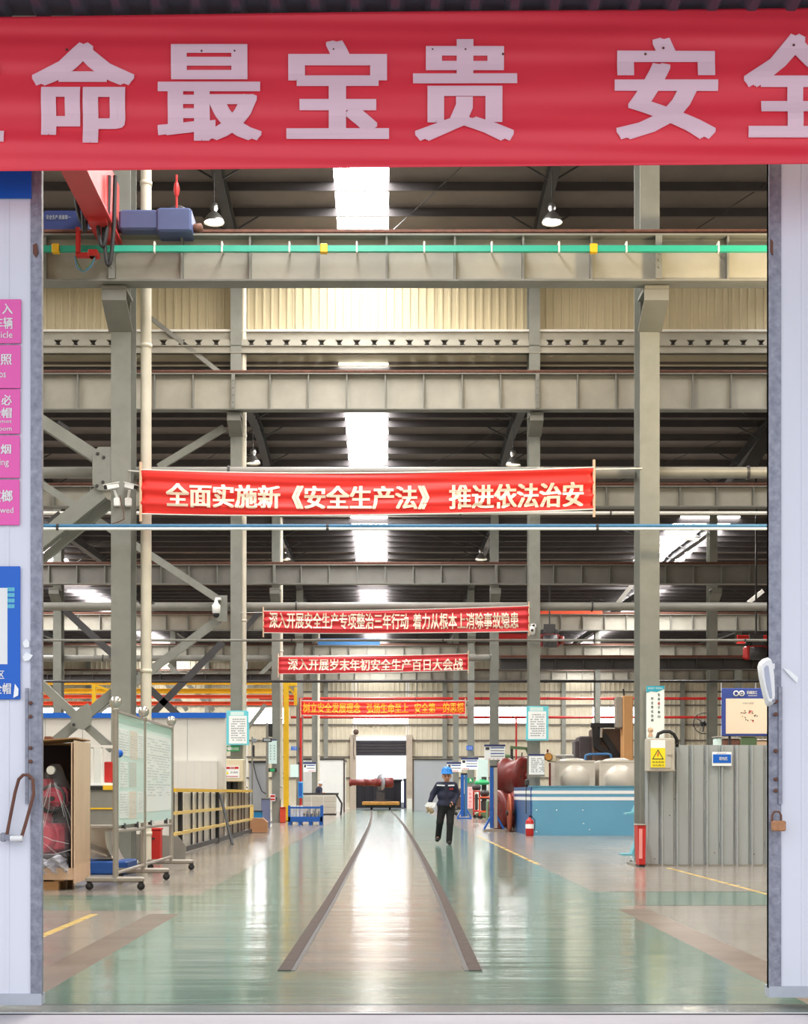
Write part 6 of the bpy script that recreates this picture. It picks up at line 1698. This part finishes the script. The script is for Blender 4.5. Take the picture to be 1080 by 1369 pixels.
tr_ = nets([(q(592.5, 1076.5), q(600.8, 1076.5), .13, .13), (hpL, knL, .105, .078), (knL, (anL[0], anL[1]+.01, anL[2]-.03), .076, .066), (hpR, knR, .105, .078), (knR, (anR[0], anR[1]+.01, anR[2]-.02), .076, .066)], .012, .03, cuts=[(0, 0, 1, Z(1074, D))])
build('trousers', tr_, M['blackcloth'], man)
for nm, an, to in (('shoe', anL, toL), ('shoe', anR, toR)):
    a, t_ = Vector(an), Vector(to)
    hz = max(.045, 0)
    s_ = nets([(tuple(a+Vector((0, .04, -.045))), tuple(a+Vector((0, .005, .05))), .05, .05), (tuple(a+Vector((0, .03, -.05))), tuple(t_+Vector((0, .02, .01))), .045, .045), (tuple(t_+Vector((0, .03, .005))), tuple(t_+Vector((0, -.05, 0))), .046, .038)], .01, .02)
    zmin = min(v[2] for v in s_.v); lift = -zmin if an is anR else 0
    s_.v = [(v[0], v[1], v[2]+lift) for v in s_.v] if an is anR else [(v[0], v[1], max(v[2]-zmin*0, v[2])) for v in s_.v]
    build(nm, s_, M['shoe'], man)
c = Vector(q(597.2, 1032.0, .01))
hm = build('helmet', MB().lathe([(.138, -.035), (.137, -.02), (.12, .0), (.116, .045), (.094, .09), (.05, .115), (.005, .12)], c, n=24), M['helmet'], man)
build('helmet_peak', MB().add([c+Vector((math.sin(a)*r_, -math.cos(a)*r_*1.05, z_)) for r_, z_ in ((.128, -.025), (.172, -.038), (.172, -.045), (.128, -.038)) for a in [(-1+2*i/10) for i in range(11)]],
      [(k*11+i, k*11+i+1, (k+1) % 4*11+i+1, (k+1) % 4*11+i) for k in range(4) for i in range(10)]), M['helmet'], hm)
build('helmet_ridge', MB().tube([c+Vector((0, -.118*math.cos(a), .008+.115*math.sin(a))) for a in [.1+i*.29 for i in range(11)]], .014, 8), M['helmet'], hm)
build('hair', nets([(q(597.2, 1037.4, .045), q(597.2, 1036, .04), .088, .095)], .012, .01, cuts=[(0, -1, 0, -(D-.0)), (0, 0, 1, Z(1034, D))]), M['black'], man)
for sx in (-1, 1):
    build('eye', MB().sphere(Vector(q(597.2+sx*2.1, 1038.3, -.096)), .0125, 1, 8), M['ink'], man)
    build('eyebrow', MB().beam(q(597.2+sx*1.1, 1037.2, -.098), q(597.2+sx*3.1, 1037.1, -.09), .01, .007), M['black'], man)
build('mouth', MB().beam(q(595.8, 1042.2, -.075), q(598.6, 1042.2, -.075), .008, .008), mat('lips', sr(170, 90, 84), .5), man)
w = Vector(wrL)
tag(build('papers', MB().prism([(w.x-.13, w.z-.1), (w.x-.07, w.z-.02), (w.x+.12, w.z-.03), (w.x+.1, w.z-.13), (w.x-.02, w.z-.16)], w.y-.09, w.y-.075), M['paper']), 'white papers held in the walking man\'s lowered hand', 'papers')
gl = tag(build('work_gloves', nets([((w.x-.05, w.y-.05, w.z-.14), (w.x+.03, w.y-.05, w.z-.22), .045, .05), ((w.x-.05, w.y-.05, w.z-.16), (w.x-.07, w.y-.05, w.z-.24), .03, .02), ((w.x+.02, w.y-.05, w.z-.2), (w.x+.0, w.y-.05, w.z-.27), .02, .016)], .01, .02), mat('khaki_cloth', sr(170, 150, 116), .8)), 'khaki work gloves dangling beneath the man\'s papers', 'gloves')
w = Vector(wrR)
tag(build('mobile_phone', MB().bbox(w.x-.12, w.x-.04, w.y-.1, w.y-.085, w.z-.06, w.z+.02, .004), M['black']), 'small dark phone in the walking man\'s raised hand', 'phone')

# man bent at the far workbench
D = 78.2
q = lambda a, b, dy=0: P3(a, b, D, dy)
m2 = thing('person', 'man in navy jacket and white cap standing behind the far pale bench', 'person', (X(425.5, D), D, 0))
hd_ = q(428.3, 1048.3)
b2 = [(hd_, q(428.6, 1047, 0), .09, .1), (q(429, 1050), q(430, 1050), .05, .04), (q(427, 1053), hd_, .06, .06), (q(426, 1058), q(425.5, 1068), .14, .15), (q(425.5, 1068), q(425.3, 1073), .13, .12),
      (q(423.5, 1055.5, .12), q(424, 1062, .2), .05, .04), (q(424, 1062, .2), q(429, 1061.2, -.1), .04, .03), (q(428, 1055.5, -.12), q(429.5, 1061, -.25), .05, .04), (q(429.5, 1061, -.25), q(432, 1060, -.35), .035, .028)]
for sx in (-1, 1):
    b2 += [((X(425.3, D)+sx*.09, D, .82), (X(425.3, D)+sx*.1, D, .46), .085, .06), ((X(425.3, D)+sx*.1, D, .46), (X(425.3, D)+sx*.1, D+.02, .1), .055, .04), ((X(425.3, D)+sx*.1, D+.02, .06), (X(425.3, D)+sx*.1, D-.14, .05), .045, .04)]
b2 += fingers(q(432, 1060, -.35), (1, -.4, -.1), (0, 0, 1), 1)
build('body', nets(b2, .014, .03), M['skin'], m2)
build('jacket', nets([(q(426.6, 1055.5), q(425.5, 1064), .17, .18), (q(425.5, 1064), q(425.3, 1072), .18, .16), (q(423.5, 1055.5, .12), q(424, 1062, .2), .075, .065), (q(424, 1062, .2), q(428.5, 1061.2, -.06), .062, .05), (q(428, 1055.5, -.12), q(429.5, 1061, -.25), .075, .06), (q(429.5, 1061, -.25), q(431.3, 1060.2, -.32), .055, .045)], .014, .04), M['navycloth'], m2)
build('trousers', nets([(b2[9][0], b2[9][1], .1, .08), (b2[10][0], b2[10][1], .08, .065), (b2[12][0], b2[12][1], .1, .08), (b2[13][0], b2[13][1], .08, .065), (q(425.3, 1071), q(425.3, 1073), .15, .14)], .014, .03), M['blackcloth'], m2)
build('cap', MB().lathe([(.12, -.02), (.12, .02), (.1, .08), (.04, .12), (.005, .125)], Vector(hd_)+Vector((.0, 0, .04)), n=18).bbox(hd_[0]+.06, hd_[0]+.2, hd_[1]-.07, hd_[1]+.07, hd_[2]+.02, hd_[2]+.035, .01), M['white'], m2)

assert all(o.type != 'FONT' for o in bpy.data.objects)
